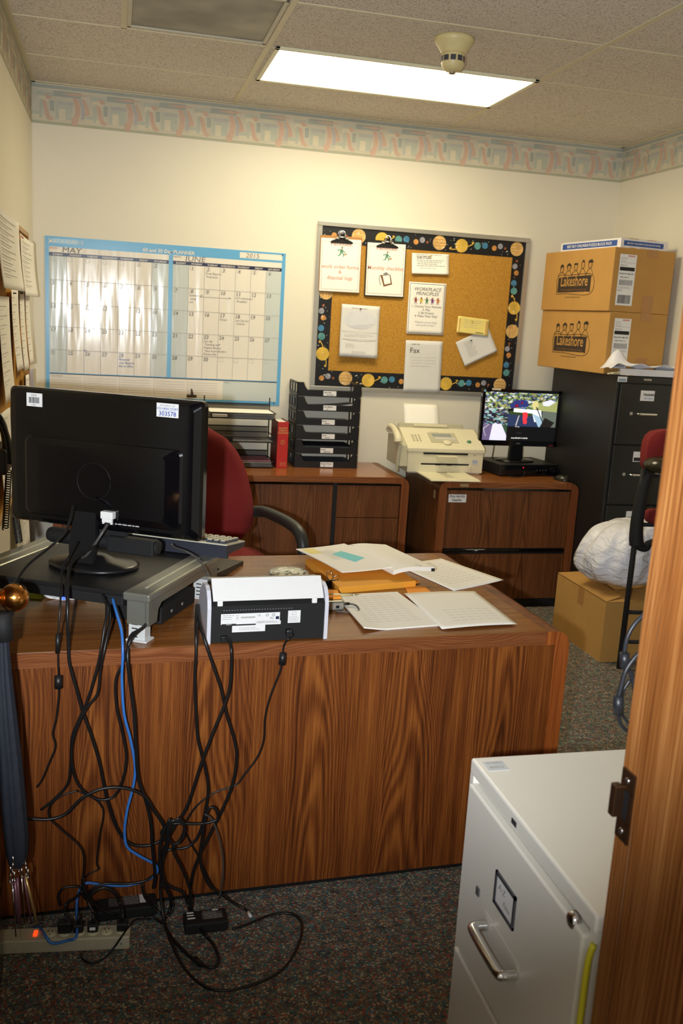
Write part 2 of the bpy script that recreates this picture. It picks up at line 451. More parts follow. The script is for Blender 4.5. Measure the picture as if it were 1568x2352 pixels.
# wallpaper border with its repeating brushed motif
B_BASE = mat('border_base', (206, 200, 182), rough=.7, var=.04, scale=14)
B_TEAL = mat('border_teal', (172, 178, 170), rough=.7, var=.05, scale=20)
B_TEAL2 = mat('border_pale_teal', (190, 194, 180), rough=.7, var=.05, scale=20)
B_PINK = mat('border_pink', (208, 178, 158), rough=.7, var=.05, scale=20)
B_GREEN = mat('border_sage', (182, 182, 160), rough=.7, var=.05, scale=20)
B_CREAM = mat('border_cream', (216, 208, 184), rough=.7, var=.03, scale=20)
B_GREY = mat('border_grey', (186, 184, 180), rough=.7, var=.05, scale=20)
def border(mb, L, M, ph=0):
    H_ = HC-.008-BZ
    mb.box(0, L, 0, H_, 0, .0012, B_BASE, M=M)
    def r(x0, x1, y0, y1, z, m):
        x0 = max(0, x0); x1 = min(L, x1)
        if x1 > x0: mb.rect(x0, x1, y0*H_, y1*H_, z, m, M)
    def p(pts, z, m):
        if min(a for a, b in pts) >= 0 and max(a for a, b in pts) <= L:
            mb.poly([(a, b*H_, z) for a, b in pts], m, M)
    r(0, L, .90, .985, .0016, B_TEAL); r(0, L, .985, 1, .0016, B_CREAM); r(0, L, .865, .895, .0016, B_CREAM)
    r(0, L, 0, .075, .0016, B_GREEN); r(0, L, .075, .105, .0017, B_CREAM)
    k = 0; s = .272
    x = -s+ph
    while x < L:
        r(x-.01, x+.13, .72, .86, .0017, B_TEAL); p([(x+.02, .80), (x+.10, .84), (x+.17, .80), (x+.10, .76)], .0019, B_PINK)
        r(x+.00, x+.085, .16, .62, .0018, B_TEAL2); r(x+.012, x+.09, .52, .6, .0019, B_GREY); r(x+.018, x+.05, .14, .42, .002, B_CREAM)
        p([(x+.078, .14), (x+.098, .30), (x+.100, .52), (x+.088, .70), (x+.112, .72), (x+.126, .52), (x+.124, .30), (x+.108, .02), (x+.085, .02)], .0021, B_PINK)
        p([(x+.128, .18), (x+.150, .22), (x+.148, .50), (x+.130, .70), (x+.118, .70), (x+.132, .45)], .0020, B_GREY)
        p([(x+.150, .30), (x+.176, .34), (x+.166, .52), (x+.144, .72), (x+.132, .70), (x+.150, .50)], .0022, B_PINK)
        r(x+.15, x+.225, .12, .22, .0019, B_CREAM); r(x+.155, x+.20, .22, .30, .0019, B_TEAL2)
        r(x+.185, x+.235, .56, .80, .0018, B_CREAM); r(x+.178, x+.262, .70, .80, .0021, B_TEAL2)
        p([(x+.190, .16), (x+.205, .14), (x+.212, .62), (x+.192, .60)], .0022, B_TEAL2)
        p([(x+.205, .60), (x+.226, .58), (x+.244, .22), (x+.264, .14), (x+.246, .08), (x+.226, .16)], .0023, B_PINK)
        p([(x+.214, .76), (x+.24, .74), (x+.256, .66), (x+.23, .62)], .0024, B_PINK)
        r(x+.244, x+.266, .34, .60, .0018, B_TEAL)
        x += s
for i, (L, M, ph) in enumerate([(XR-XL, face_frame(XL, D, BZ), .12), (D-1.1, face_frame(XR, D, BZ, -PI/2), .05), (D-1.1, face_frame(XL, 1.1, BZ, PI/2), .2)]):
    mb = MB(); border(mb, L, M, ph); struct(mb.build('trim_%d' % (i+1)))

# door jamb on the latch side, with its stop and strike plate
mb = MB()
mb.box(.70, .724, .85, 1.078, 0, 2.06, DOORW, bevel=.002)
mb.box(.688, .702, .86, 1.022, 0, 2.05, DOORW, bevel=.003)
mb.box(.70, .78, .84, .96, 0, 2.1, DOORW, bevel=.003)
mb.box(-.31, .70, .95, 1.078, 2.05, 2.062, DOORW)
mb.box(-.334, -.31, .95, 1.078, 0, 2.06, DOORW)
struct(mb.build('trim_4'))
BRZ = mat('strike_bronze', (96, 70, 50), rough=.3, metal=.8, var=.1)
t = thing('strike_plate', 'worn bronze strike plate screwed to the oak door jamb', 'strike plate', (.6985, 1.056, .935))
mb = MB()
def sp(y0, y1, z0, z1, x=-.0025, m=BRZ): mb.box(x, .0012, y0, y1, z0, z1, m, bevel=.0006)
sp(-.016, .016, .022, .052); sp(-.016, .016, -.052, -.022); sp(-.016, -.008, -.024, .024)
mb.box(-.012, .001, .012, .026, -.024, .024, BRZ, bevel=.002)
mb.box(-.0022, .0008, .008, .014, -.024, .024, BRZ)
mb.build('plate', t)
mb = MB(); mb.box(.0004, .0016, -.009, .009, -.022, .022, DARKSLOT); mb.build('latch_hole', t)
for z in (.038, -.038):
    mb = MB(); mb.ball((-.0025, 0, z), .005, CHROME, 12, sc=(.5, 1, 1)); mb.box(-.0054, -.0045, -.0035, .0035, z-.0006, z+.0006, DARKSLOT); mb.build('screw', t)

# the opened door on the left with its knob
FX = -.246
t = thing('door', 'dark oak door standing open at the left with a brass knob', 'door', (FX, 1.12, 0))
MB().box(-.044, 0, .02, .945, .012, 2.03, DOORD, bevel=.002).build('door_leaf', t)
KICK = mat('kick_plate_metal', (60, 54, 44), rough=.22, metal=.9, var=.08)
MB().box(0, .002, .04, .94, .02, .24, KICK).build('kick_plate', t)
kb = MB()
M = T(0, .885, .958) @ RY(PI/2)
kb.lathe([(.0, .0), (.034, .0), (.034, .004), (.028, .008), (.013, .010), (.012, .016)], BRASS, 40, M=M); kb.ball((0, 0, .044), .0305, BRASS, 40, M=M)
kb.build('door_knob', t)
MB().box(-.036, -.008, .945, .9465, .90, 1.01, BRASS).build('latch_plate', t)

# ceiling things
t = thing('ceiling_light', 'bright recessed fluorescent troffer glowing in the ceiling', 'ceiling light', (.655, 4.222, HC))
fr = MB()
LW, LH = 1.215, .60
for a in ((0, LW, 0, .022), (0, LW, LH-.03, LH), (0, .02, 0, LH), (LW-.022, LW, 0, LH)):
    fr.box(a[0], a[1], a[2], a[3], -.011, .0, mat('lamp_frame', (236, 232, 200), rough=.4, var=0), bevel=.002)
fr.build('frame', t)
m, nt, b = newmat('lamp_lens')
b.inputs['Base Color'].default_value = (.9, .9, .85, 1); b.inputs['Emission Color'].default_value = (1.0, .87, .58, 1); b.inputs['Emission Strength'].default_value = FIXTURE_STRENGTH
MB().box(.02, LW-.02, .022, LH-.03, -.006, -.002, m).build('lens', t)

t = thing('ceiling_vent', 'dusty grey perforated return-air grille set in the ceiling', 'vent', (.04, 3.605, HC))
fr = MB()
VW, VH = .565, .585
for a in ((0, VW, 0, .014), (0, VW, VH-.016, VH), (0, .016, 0, VH), (VW-.016, VW, 0, VH)):
    fr.box(a[0], a[1], a[2], a[3], -.012, -.001, mat('vent_frame', (198, 192, 170), rough=.5, var=.03), bevel=.002)
fr.build('frame', t)
m, nt, b = newmat('vent_face')
tc = nd(nt, 'ShaderNodeTexCoord'); vv = nd(nt, 'ShaderNodeTexVoronoi'); vv.inputs['Scale'].default_value = 150; vv.inputs['Randomness'].default_value = 0
nt.links.new(tc.outputs['Object'], vv.inputs['Vector'])
rr = nd(nt, 'ShaderNodeValToRGB'); rr.color_ramp.elements[0].position = .25; rr.color_ramp.elements[0].color = (*srgb(70, 64, 54), 1)
rr.color_ramp.elements[1].position = .42; rr.color_ramp.elements[1].color = (*srgb(176, 170, 152), 1)
nt.links.new(vv.outputs['Distance'], rr.inputs[0])
dn_ = nd(nt, 'ShaderNodeTexNoise'); dn_.inputs['Scale'].default_value = 4; nt.links.new(tc.outputs['Object'], dn_.inputs['Vector'])
dm = nd(nt, 'ShaderNodeMapRange'); dm.inputs['From Min'].default_value = .35; dm.inputs['From Max'].default_value = .65; dm.inputs['To Min'].default_value = .55; dm.inputs['To Max'].default_value = 1
nt.links.new(dn_.outputs['Fac'], dm.inputs['Value'])
sc_ = nd(nt, 'ShaderNodeVectorMath', operation='SCALE'); nt.links.new(rr.outputs[0], sc_.inputs[0]); nt.links.new(dm.outputs[0], sc_.inputs['Scale'])
nt.links.new(sc_.outputs[0], b.inputs['Base Color'])
MB().box(.014, VW-.014, .012, VH-.014, -.005, -.001, m).build('grille', t)

t = thing('smoke_detector', 'cream ceiling smoke detector with dark sensing windows below a flared base', 'smoke detector', (1.302, 3.80, HC))
DET = mat('detector_cream', (222, 206, 150), rough=.45, var=.03)
MB().lathe([(0, 0), (.078, 0), (.080, -.010), (.074, -.022), (.060, -.040), (.050, -.055), (.047, -.060), (0, -.060)], DET, 40).build('base', t)
MB().lathe([(0, -.058), (.044, -.058), (.046, -.066), (.046, -.096), (.040, -.112), (.026, -.124), (0, -.126)], DET, 40).build('housing', t)
mb = MB()
for k in range(10):
    a = 2*PI*k/10; M = RZ(a) @ T(.0445, 0, -.080)
    mb.box(-.001, .0025, -.0105, .0105, -.011, .009, mat('window_grey', (70, 70, 76), rough=.3, var=0), M=M)
mb.build('sensing_windows', t)
MB().lathe([(0, -.122), (.013, -.124), (.015, -.130), (.013, -.134), (0, -.136)], CHROME, 16).build('sensor_tip', t)

# ================================================================ planner on the back wall
PX0, PX1, PZ0, PZ1 = -.366, .945, 1.062, 1.928
PW, PH = PX1-PX0, PZ1-PZ0
def plan():
    mb = MB(RX(PI/2)); n0 = .004
    mb.box(0, PW, 0, PH, .001, n0, PLBLUE)
    X = lambda f: f*PW
    Y = lambda f: PH*(1-f)
    def R(a, b_, c, d_, m, n): mb.rect(X(a), X(b_), Y(d_), Y(c), n0+n*.0003, m)
    def line(a, c, b_, d_, m=INKG, wd=.0014, n=4):
        if a == b_: mb.rect(X(a)-wd/2, X(a)+wd/2, Y(max(c, d_)), Y(min(c, d_)), n0+n*.0003, m)
        else: mb.rect(X(min(a, b_)), X(max(a, b_)), Y(c)-wd/2, Y(c)+wd/2, n0+n*.0003, m)
    R(.016, .984, .845, .975, PLWHITE, 1)
    R(.745, .984, .848, .975, PLGREY, 2)
    R(.80, .985, .012, .048, PLWHITE, 1)
    TX = lambda s_, x, y, sz, m=PLWHITE, al='LEFT', n=5, b_=0, sx=1, sh=0: mb.text(s_, X(x), Y(y), n0+n*.0003, sz, m, al, bold=b_, sx=sx, shear=sh)
    mb.rect(X(.028), X(.128), Y(.042), Y(.012), n0+.0003, mat('planner_pale', (150, 200, 232), rough=.3, var=0))
    mb.poly([(X(.012), Y(.006), n0+.0006), (X(.022), Y(.024), n0+.0006), (X(.030), Y(.018), n0+.0006), (X(.026), Y(.030), n0+.0006), (X(.034), Y(.04), n0+.0006), (X(.022), Y(.036), n0+.0006), (X(.012), Y(.044), n0+.0006), (X(.018), Y(.028), n0+.0006)], PLWHITE)
    TX('AT-A-GLANCE', .034, .037, .024, PLWHITE, n=3)
    TX('60 and 30 Day PLANNER', .50, .052, .027, PLWHITE, 'CENTER', b_=.0006)
    TX('2015', .825, .044, .036, INKG, sh=.1, sx=1.1)
    days = ['SUNDAY', 'MONDAY', 'TUESDAY', 'WEDNESDAY', 'THURSDAY', 'FRIDAY', 'SATURDAY']
    for mi_, (a, b_, name) in enumerate([(.016, .500, 'MAY'), (.518, .984, 'JUNE')]):
        R(a, b_, .062, .096, PLWHITE, 1)
        TX('MONTH', a+.003, .075, .011, INKR if mi_ == 0 else INKG)
        TX(name, a+.05, .093, .040, INKG, sh=.1, sx=1.25)
        cw = (b_-a)/7
        R(a, b_, .096, .118, PLNAVY, 2)
        R(a, b_, .118, .838, PLWHITE, 1)
        R(a, a+cw, .118, .838, PLGREY, 2); R(a+6*cw, b_, .118, .838, PLGREY, 2)
        for c in range(7):
            TX(days[c], a+(c+.5)*cw, .113, .0135, PLWHITE, 'CENTER', b_=.0002)
            if c: line(a+c*cw, .118, a+c*cw, .838, INKL, .0022)
        for r_ in range(5):
            y0 = .118+.144*r_
            if r_: line(a, y0, b_, y0, INKL, .0022)
            for c in range(7):
                x = a+c*cw+.006
                if mi_ == 0: dnum = r_*7+c-4
                else: dnum = r_*7+c
                for (q0, q1, q2, q3) in ((0, .017, .004, .0055), (0, .017, .0285, .030)):
                    R(x+q0, x+q1, y0+q2, y0+q3, INKL, 3)
                R(x, x+.001, y0+.004, y0+.030, INKL, 3); R(x+.016, x+.017, y0+.004, y0+.030, INKL, 3)
                last = 31 if mi_ == 0 else 30
                if mi_ == 0 and r_ == 4 and c == 0: TX('24', x+.001, y0+.018, .014, INKG); TX('31', x+.004, y0+.03, .014, INKG); continue
                if mi_ == 0 and r_ == 4: dnum = 24+c
                if 1 <= dnum <= last: TX(str(dnum), x+.0085, y0+.029, .027, INKG if mi_ == 0 else mat('ink_dark_grey', (90, 86, 84), rough=.7, var=0), 'CENTER', sh=.15)
    line(.016, .845, .984, .845, INK, .004)
    TX('Three Months', .020, .862, .011, INKG); TX('Notes:', .750, .862, .012, INKG)
    for c in range(5):
        for k in range(7):
            y = .868+.016*k
            line(.020+c*.144, y, .020+c*.144+.125, y, INKL, .0012)
            if c: TX(str(k*2+2), .012+c*.144, y-.002, .009, INKG)
    hand = [(1, 2, 0, ['Drop Reports', 'Preschool']), (1, 1, 1, ['Summer @', 'camp', 'out']), (1, 4, 1, ['KG orientation', 'Breakfast']), (1, 3, 2, ['Parent']),
            (1, 4, 2, ['Last Day for', 'children']), (1, 2, 3, ['Last day', 'Teaching staff', 'Prepare Rooms', 'Take home Binders', 'Review files']), (0, 4, 4, ['Memorial', 'Last Reports', 'due to office'])]
    for mi_, c, r_, ls in hand:
        a = .016 if mi_ == 0 else .518; cw = (.484 if mi_ == 0 else .466)/7
        for k, l in enumerate(ls):
            TX(l, a+c*cw+.004+.004*(k % 2), .118+.144*r_+.050+.021*k, .0175, INKB if mi_ == 0 else INKG, sh=.25, sx=.9)
    line(.518+.466/7*1.9, .312, .518+.466/7*3.7, .312, INKG, .002)
    TX('>', .518+.466/7*3.6, .320, .025, INKG)
    TX('[?]', .155, .695, .012, INKB)
    for x_, y_ in ((.985, .012), (.51, .046), (.975, .985)): mb.disc(X(x_), Y(y_), n0+.003, .004, INK)
    return mb
o = plan().build('wall_planner', loc=(PX0, D, PZ0))
tag(o, 'large blue-edged laminated two-month planner taped to the back wall', 'wall planner')

# ================================================================ bulletin board
BX0, BX1, BZ0, BZ1 = 1.121, 2.430, 1.163, 2.122
BW, BH = BX1-BX0, BZ1-BZ0
t = thing('bulletin_board', 'cork bulletin board with a planet-printed border and aluminium frame', 'bulletin board', (BX0, D, BZ0))
FWD = RX(PI/2)
mb = MB(FWD); mb.box(.01, BW-.01, .01, BH-.01, .001, .010, CORK); mb.build('cork_panel', t)
mb = MB(FWD); f_ = .026
mb.box(0, BW, 0, f_, .0005, .020, ALU, bevel=.003).box(0, BW, BH-f_, BH, .0005, .020, ALU, bevel=.003).box(0, f_, f_, BH-f_, .0005, .0195, ALU).box(BW-f_, BW, f_, BH-f_, .0005, .0195, ALU)
mb.build('frame', t)
SPACE = mat('border_space_black', (14, 14, 18), rough=.5, var=0)
P_OR = mat('planet_orange', (200, 140, 70), rough=.6, var=.3, scale=40); P_GR = mat('planet_grey', (150, 150, 160), rough=.6, var=.25, scale=50)
P_JU = mat('planet_sand', (216, 176, 108), rough=.6, var=.28, scale=22); P_SA = mat('planet_yellow', (220, 180, 70), rough=.6, var=.2, scale=22)
P_TE = mat('planet_teal', (90, 150, 150), rough=.6, var=.3, scale=40); P_BL = mat('planet_blue', (66, 128, 168), rough=.6, var=.25, scale=40)
P_TI = mat('planet_rust', (150, 86, 46), rough=.6, var=.1, scale=40); STAR = mat('star_white', (240, 240, 235), rough=.6, var=0)
def space_strip(mb, L, M, ph, wd=.092):
    mb.box(0, L, 0, wd, 0, .0012, SPACE, M=M)
    rr = random.Random(3+ph*10); z = .0016
    x = -.5+ph
    while x < L:
        for dx, dy, r_, m in ((.03, .045, .0155, P_OR), (.068, .058, .0165, P_GR), (.10, .048, .0075, P_TI), (.175, .050, .041, P_JU), (.315, .044, .039, P_SA), (.415, .050, .021, P_TE), (.462, .055, .0185, P_BL)):
            cx = x+dx
            if r_ < cx < L-r_:
                yy = min(max(dy, r_+.001), wd-r_-.001)
                mb.disc(cx, yy, z, r_, m, 24, M)
                if m is P_JU:
                    for k in (-.4, 0, .45): mb.rect(cx-r_*.8, cx+r_*.8, yy+k*r_-.0018, yy+k*r_+.0018, z+.0002, P_OR, M)
                if m is P_SA and r_*2.2 < cx < L-r_*2.2:
                    A = M @ T(cx, yy, 0) @ RZ(.28)
                    ring = [(math.cos(a)*r_*2.05, math.sin(a)*r_*.42) for a in [2*PI*k/28 for k in range(29)]]
                    for k in range(28):
                        if 2 <= k <= 11: continue
                        (a, b_), (c, d_) = ring[k], ring[k+1]
                        mb.add([(a, b_, z+.0004), (c, d_, z+.0004), (c*.86, d_*.7, z+.0004), (a*.86, b_*.7, z+.0004)], [(0, 1, 2, 3)], P_SA, False, A)
        x += .492
    for k in range(int(L/.022)):
        x_ = rr.random()*L; y_ = .006+rr.random()*(wd-.012); s_ = .001+rr.random()*.0016
        mb.disc(x_, y_, z+.0001, s_, STAR, 6, M)
    for k in range(int(L/.25)):
        x_ = .05+rr.random()*(L-.1); y_ = .02+rr.random()*.05; s_ = .007
        mb.poly([(x_-s_, y_-.004, z+.0006), (x_+s_, y_+.001, z+.0006), (x_+s_*.6, y_+.005, z+.0006), (x_-s_*.7, y_, z+.0006)], STAR, M)
mb = MB(FWD @ T(0, 0, .0101)); a = .026
space_strip(mb, BW-2*a, T(a, BH-a-.092, 0), .05)
space_strip(mb, BW-2*a, T(a, a, 0), .02)
space_strip(mb, BH-2*a-.184, T(a+.0785, a+.092, 0) @ RZ(PI/2), .28, .0785)
space_strip(mb, BH-2*a-.184, T(BW-a, a+.092, 0) @ RZ(PI/2), .12, .0785)
mb.build('planet_border', t)

def quadframe(tl, tr, br, bl, axis='y'):
    """local frame (u,v,n) of a paper given its four wall corners"""
    tl, tr, br, bl = [Vector(p) for p in (tl, tr, br, bl)]
    c = (tl+tr+br+bl)/4
    u = ((tr-tl)+(br-bl)).normalized(); v = ((tl-bl)+(tr-br)); v = (v-u*v.dot(u)).normalized(); n = u.cross(v)
    w_ = ((tr-tl).length+(br-bl).length)/2; h_ = ((tl-bl).length+(tr-br).length)/2
    o_ = c-u*w_/2-v*h_/2
    return Matrix(((u.x, v.x, n.x, o_.x), (u.y, v.y, n.y, o_.y), (u.z, v.z, n.z, o_.z), (0, 0, 0, 1))), w_, h_
PINS = {'r': mat('pin_dark_red', (110, 20, 40), rough=.3, var=0), 'g': mat('pin_green', (20, 90, 60), rough=.3, var=0), 'y': mat('pin_yellow', (220, 200, 60), rough=.3, var=0), 'k': INK}
def pinned(name, label, cat, corners, n0, content, m=PAPER, curl=.006, pin=None, kids=None, group=None):
    """a sheet pinned to the wall board; local frame u,v,n with origin at its lower left corner"""
    Q, w_, h_ = quadframe(*corners)
    root = thing(name, label, cat)
    root.matrix_world = Q @ T(0, 0, n0)
    cv = lambda u, v: curl*((abs(u-.5)*2)**2*.35+(1-v)**2)
    mb = MB()
    mb.sheet(lambda u, v: (u*w_, v*h_, cv(u, v)+.0008), 10, 12, m, .0006)
    # print follows the curl: build flat then lift every vertex
    pb = MB(); content(pb, w_, h_)
    for i, p in enumerate(pb.v):
        u = min(max(p.x/w_, 0), 1); v = min(max(p.y/h_, 0), 1)
        pb.v[i] = Vector((p.x, p.y, p.z+cv(u, v)+.0016))
    for fs, mi_, sm in zip(pb.f, pb.fm, pb.sm):
        mb.add([pb.v[k] for k in fs], [tuple(range(len(fs)))], pb.mats[mi_])
    mb.build('sheet', root)
    if pin:
        x, y, k = pin
        q = MB(); z = cv(x, y)+.0015
        q.lathe([(0, 0), (.0045, 0), (.0045, .002), (.0025, .003), (.0025, .007), (.004, .009), (.004, .011), (0, .0115)], PINS[k], 12, M=T(x*w_, y*h_, z))
        q.build('push_pin', root)
    if kids: kids(root, w_, h_)
    return root
def runner(b, x, y, s):
    G = mat('clipart_green', (90, 150, 120), rough=.7, var=0); TN = mat('clipart_tan', (190, 150, 100), rough=.7, var=0)
    for pts, m in (([(-.2, .1), (.25, .15), (.2, .6), (-.15, .55)], G), ([(-.2, .1), (.05, .1), (-.1, -.3), (-.5, -.45), (-.55, -.35), (-.25, -.2)], G), ([(.0, .1), (.25, .12), (.5, -.15), (.4, -.5), (.28, -.45), (.32, -.18)], G),
                   ([(.15, .5), (.5, .3), (.7, .1), (.62, .05), (.4, .2), (.1, .35)], G), ([(-.15, .5), (-.5, .3), (-.6, .45), (-.5, .5), (-.15, .6)], G), ([(.0, .6), (.2, .6), (.22, .85), (.0, .85)], TN), ([(-.05, .85), (.3, .85), (.25, .97), (0, .97)], G), ([(.5, .0), (.85, .0), (.85, -.22), (.5, -.22)], TN)):
        b.poly([(x+a*s, y+c*s, .0002) for a, c in pts], m)
CLIPBOARD = mat('hardboard', (176, 124, 66), rough=.5, var=.06)
def clipboard(label, corners, lines_, board, extra=None):
    Q, w_, h_ = quadframe(*corners)
    root = thing('clipboard', label, 'clipboard', group=None)
    root.matrix_world = Q @ T(0, 0, .0155)
    MB().box(-.006, w_+.004, -.006, h_+.004, 0, .004, board, bevel=.0015).build('board', root)
    mb = MB(); mb.box(0, w_-.004, 0, h_-.012, .0045, .014, PAPER)
    z = .0145
    PE = mat('print_pale_red', (206, 130, 110), rough=.7, var=0); FR = INKL
    for k in (.03, .04):
        for r_ in ((k*w_, w_-k*w_-.004, k*h_, k*h_+.0012), (k*w_, w_-k*w_-.004, h_*.93-k*h_, h_*.93-k*h_+.0012)): mb.rect(*r_, z, FR)
        mb.rect(k*w_, k*w_+.0012, k*h_, h_*.93-k*h_, z, FR); mb.rect(w_-k*w_-.006, w_-k*w_-.0048, k*h_, h_*.93-k*h_, z, FR)
    for s_, y, sz, m_ in lines_: mb.text(s_, w_*.49, y*h_, z, sz, m_, 'CENTER', bold=.0002)
    b2 = MB(T(0, 0, z)); runner(b2, w_*.5, h_*.70, w_*.16)
    if extra: extra(b2, w_, h_)
    for fs, mi_ in zip(b2.f, b2.fm): mb.add([b2.v[k] for k in fs], [tuple(range(len(fs)))], b2.mats[mi_])
    mb.build('papers', root)
    q = MB(T(w_/2, h_, .0145)); 
    q.prism([(-.066, -.034), (.066, -.034), (.055, -.022), (.024, -.012), (.018, .016), (-.018, .016), (-.024, -.012), (-.055, -.022)], 0, .006, MATTE)
    q.tube([(-.064, -.031, .004), (.064, -.031, .004)], .005, MATTE, curve=False)
    q.build('clip_jaw', root)
    q = MB(T(w_/2, h_, .021))
    q.tube([(-.034, -.012, .000), (-.020, -.012, .006), (-.016, .006, .010), (-.012, .022, .010), (0, .030, .008), (.012, .022, .010), (.016, .006, .010), (.020, -.012, .006), (.034, -.012, .000)], .0045, CHROME)
    q.cyl((-.024, -.004, .004), (.024, -.004, .004), .005, CHROME); q.ball((-.03, -.010, .003), .008, CHROME, 12); q.ball((.03, -.010, .003), .008, CHROME, 12)
    plabel(q.build('clip_spring', root), 'shiny chrome spring of the clip')
PR = mat('print_pale_red', (206, 130, 110), rough=.7, var=0)
clipboard('brown clipboard of work order forms and disposal logs, leftmost on the bulletin board', [(1.1392,5.42,2.042),(1.3765,5.42,2.043),(1.388,5.42,1.739),(1.1456,5.42,1.7337)],
          [('Facilities', .835, .036, PR), ('work order forms', .42, .030, PR), ('&', .33, .028, PR), ('disposal logs', .22, .030, PR)], CLIPBOARD)
def chk(b, w_, h_):
    b.poly([(w_*.36, h_*.38, .0002), (w_*.62, h_*.40, .0002), (w_*.68, h_*.22, .0002), (w_*.46, h_*.17, .0002)], mat('clipart_brown', (120, 80, 40), rough=.7, var=0))
    b.poly([(w_*.42, h_*.37, .0004), (w_*.60, h_*.39, .0004), (w_*.64, h_*.24, .0004), (w_*.48, h_*.21, .0004)], PAPER)
    b.tube([(w_*.36, h_*.38, .002), (w_*.33, h_*.32, .002), (w_*.36, h_*.24, .002), (w_*.38, h_*.19, .002)], .0016, INKG)
    b.poly([(w_*.42, h_*.41, .0005), (w_*.52, h_*.44, .0005), (w_*.58, h_*.40, .0005), (w_*.5, h_*.37, .0005)], INKG)
clipboard('dark clipboard with the monthly checklist page, right of the brown clipboard', [(1.4111,5.42,2.0334),(1.6458,5.42,2.0411),(1.6556,5.42,1.728),(1.4256,5.42,1.7289)],
          [('Facilities', .835, .036, PR), ('Monthly checklist', .475, .031, PR)], MATTE, chk)
def c_memo(b, w_, h_):
    b.lines(w_*.1, w_*.85, h_*.93, 1, 1, 0, INKG, .003); b.lines(w_*.12, w_*.6, h_*.84, h_*.08, 2, 0, INK, .004); b.lines(w_*.12, w_*.9, h_*.66, h_*.09, 4, 0, INKG, .003)
    b.lines(w_*.2, w_*.8, h_*.28, 1, 1, 0, INKL, .003)
pinned('memo', 'small landscape memo pinned at the upper middle of the bulletin board', 'paper', [(1.6877,5.42,1.9824),(1.9172,5.42,1.9939),(1.9247,5.42,1.8738),(1.6963,5.42,1.8686)], .013, c_memo, pin=(.5, .88, 'y'), curl=.012)
def c_work(b, w_, h_):
    for k in (.03,):
        b.rect(k*w_, w_-k*w_, k*w_, k*w_+.003, 0, INKG); b.rect(k*w_, w_-k*w_, h_-k*w_-.003, h_-k*w_, 0, INKG); b.rect(k*w_, k*w_+.003, k*w_, h_-k*w_, 0, INKG); b.rect(w_-k*w_-.003, w_-k*w_, k*w_, h_-k*w_, 0, INKG)
    b.text('WORKPLACE', w_/2, h_*.84, 0, .028, INK, 'CENTER', shear=.25); b.text('PRINCIPLES', w_/2, h_*.755, 0, .028, INK, 'CENTER', shear=.25)
    cs = [(150, 60, 70), (220, 190, 60), (70, 130, 80), (120, 50, 130), (200, 120, 50)]
    for k, c in enumerate(cs):
        m = mat('kid_%d' % k, c, rough=.7, var=0); x = w_*(.2+.15*k); y = h_*.65
        b.disc(x, y+.014, .0002, .006, mat('kid_face', (150, 100, 70), rough=.7, var=0), 10)
        b.poly([(x-.008, y-.008, 0), (x+.008, y-.008, 0), (x+.005, y+.010, 0), (x-.005, y+.010, 0)], m)
        b.poly([(x-.014, y+.006, 0), (x+.014, y+.002, 0), (x+.014, y+.006, 0), (x-.014, y+.010, 0)], m)
        b.poly([(x-.007, y-.02, 0), (x-.003, y-.02, 0), (x-.001, y-.008, 0), (x-.005, y-.008, 0)], INK); b.poly([(x+.005, y-.019, 0), (x+.009, y-.018, 0), (x+.005, y-.008, 0), (x+.001, y-.008, 0)], m)
    for k, s_ in enumerate(['1. Choose Your Attitude', '2. Play', '3. Be Present', '4. Make Their Day!']): b.text(s_, w_/2, h_*(.52-.062*k), 0, .0185, INK, 'CENTER')
    for k, s_ in enumerate(['"Whatever you are doing,', 'never grow so heavy"']): b.text(s_, w_/2, h_*(.22-.055*k), 0, .0135, INKG, 'CENTER', shear=.2)
pinned('poster', 'bordered workplace principles page with five small dancing figures', 'paper', [(1.6865,5.42,1.8204),(1.918,5.42,1.8229),(1.9213,5.42,1.521),(1.6901,5.42,1.5192)], .013, c_work, curl=.003)
def c_fax(b, w_, h_):
    b.lines(w_*.15, w_*.5, h_*.92, 1, 1, 0, INKG, .004); b.text('Fax', w_*.12, h_*.76, 0, .045, INK)
    for k in range(3): b.rect(w_*.15, w_*.47, h_*(.67-.055*k), h_*(.67-.055*k)+.0015, 0, INKL); b.rect(w_*.52, w_*.85, h_*(.67-.055*k), h_*(.67-.055*k)+.0015, 0, INKL)
    b.lines(w_*.15, w_*.85, h_*.5, 1, 1, 0, INKL, .003)
pinned('fax_cover_sheet', 'plain fax cover sheet hanging over the lower edge of the bulletin board', 'paper', [(1.6902,5.42,1.4807),(1.9216,5.42,1.4848),(1.9275,5.42,1.1781),(1.6938,5.42,1.1744)], .017, c_fax, PAPERG, curl=.004)
def c_letter(b, w_, h_):
    b.lines(w_*.25, w_*.7, h_*.93, 1, 1, 0, INKG, .003); b.rect(w_*.05, w_*.95, h_*.335, h_*.345, 0, INKL); b.rect(w_*.02, w_*.98, h_*.49, h_*.496, 0, INKL)
    b.disc(w_*.5, h_*.72, .0001, w_*.42, mat('print_pale_blue', (214, 216, 222), rough=.8, var=.03), 24, ry=h_*.18)
    b.lines(w_*.15, w_*.4, h_*.24, h_*.03, 3, 0, INKL, .003); b.lines(w_*.3, w_*.8, h_*.10, h_*.025, 2, 0, INKG, .002); b.lines(w_*.1, w_*.9, h_*.42, h_*.03, 2, 0, INKL, .003)
pinned('letter', 'creased white letter pinned at the left of the bulletin board', 'paper', [(1.2819,5.42,1.6679),(1.5148,5.42,1.6667),(1.5138,5.42,1.3642),(1.2837,5.42,1.3687)], .013, c_letter, PAPERG, pin=(.5, .93, 'r'), curl=.022)
YSLIP = mat('slip_yellow', (238, 220, 130), rough=.75, var=.02)
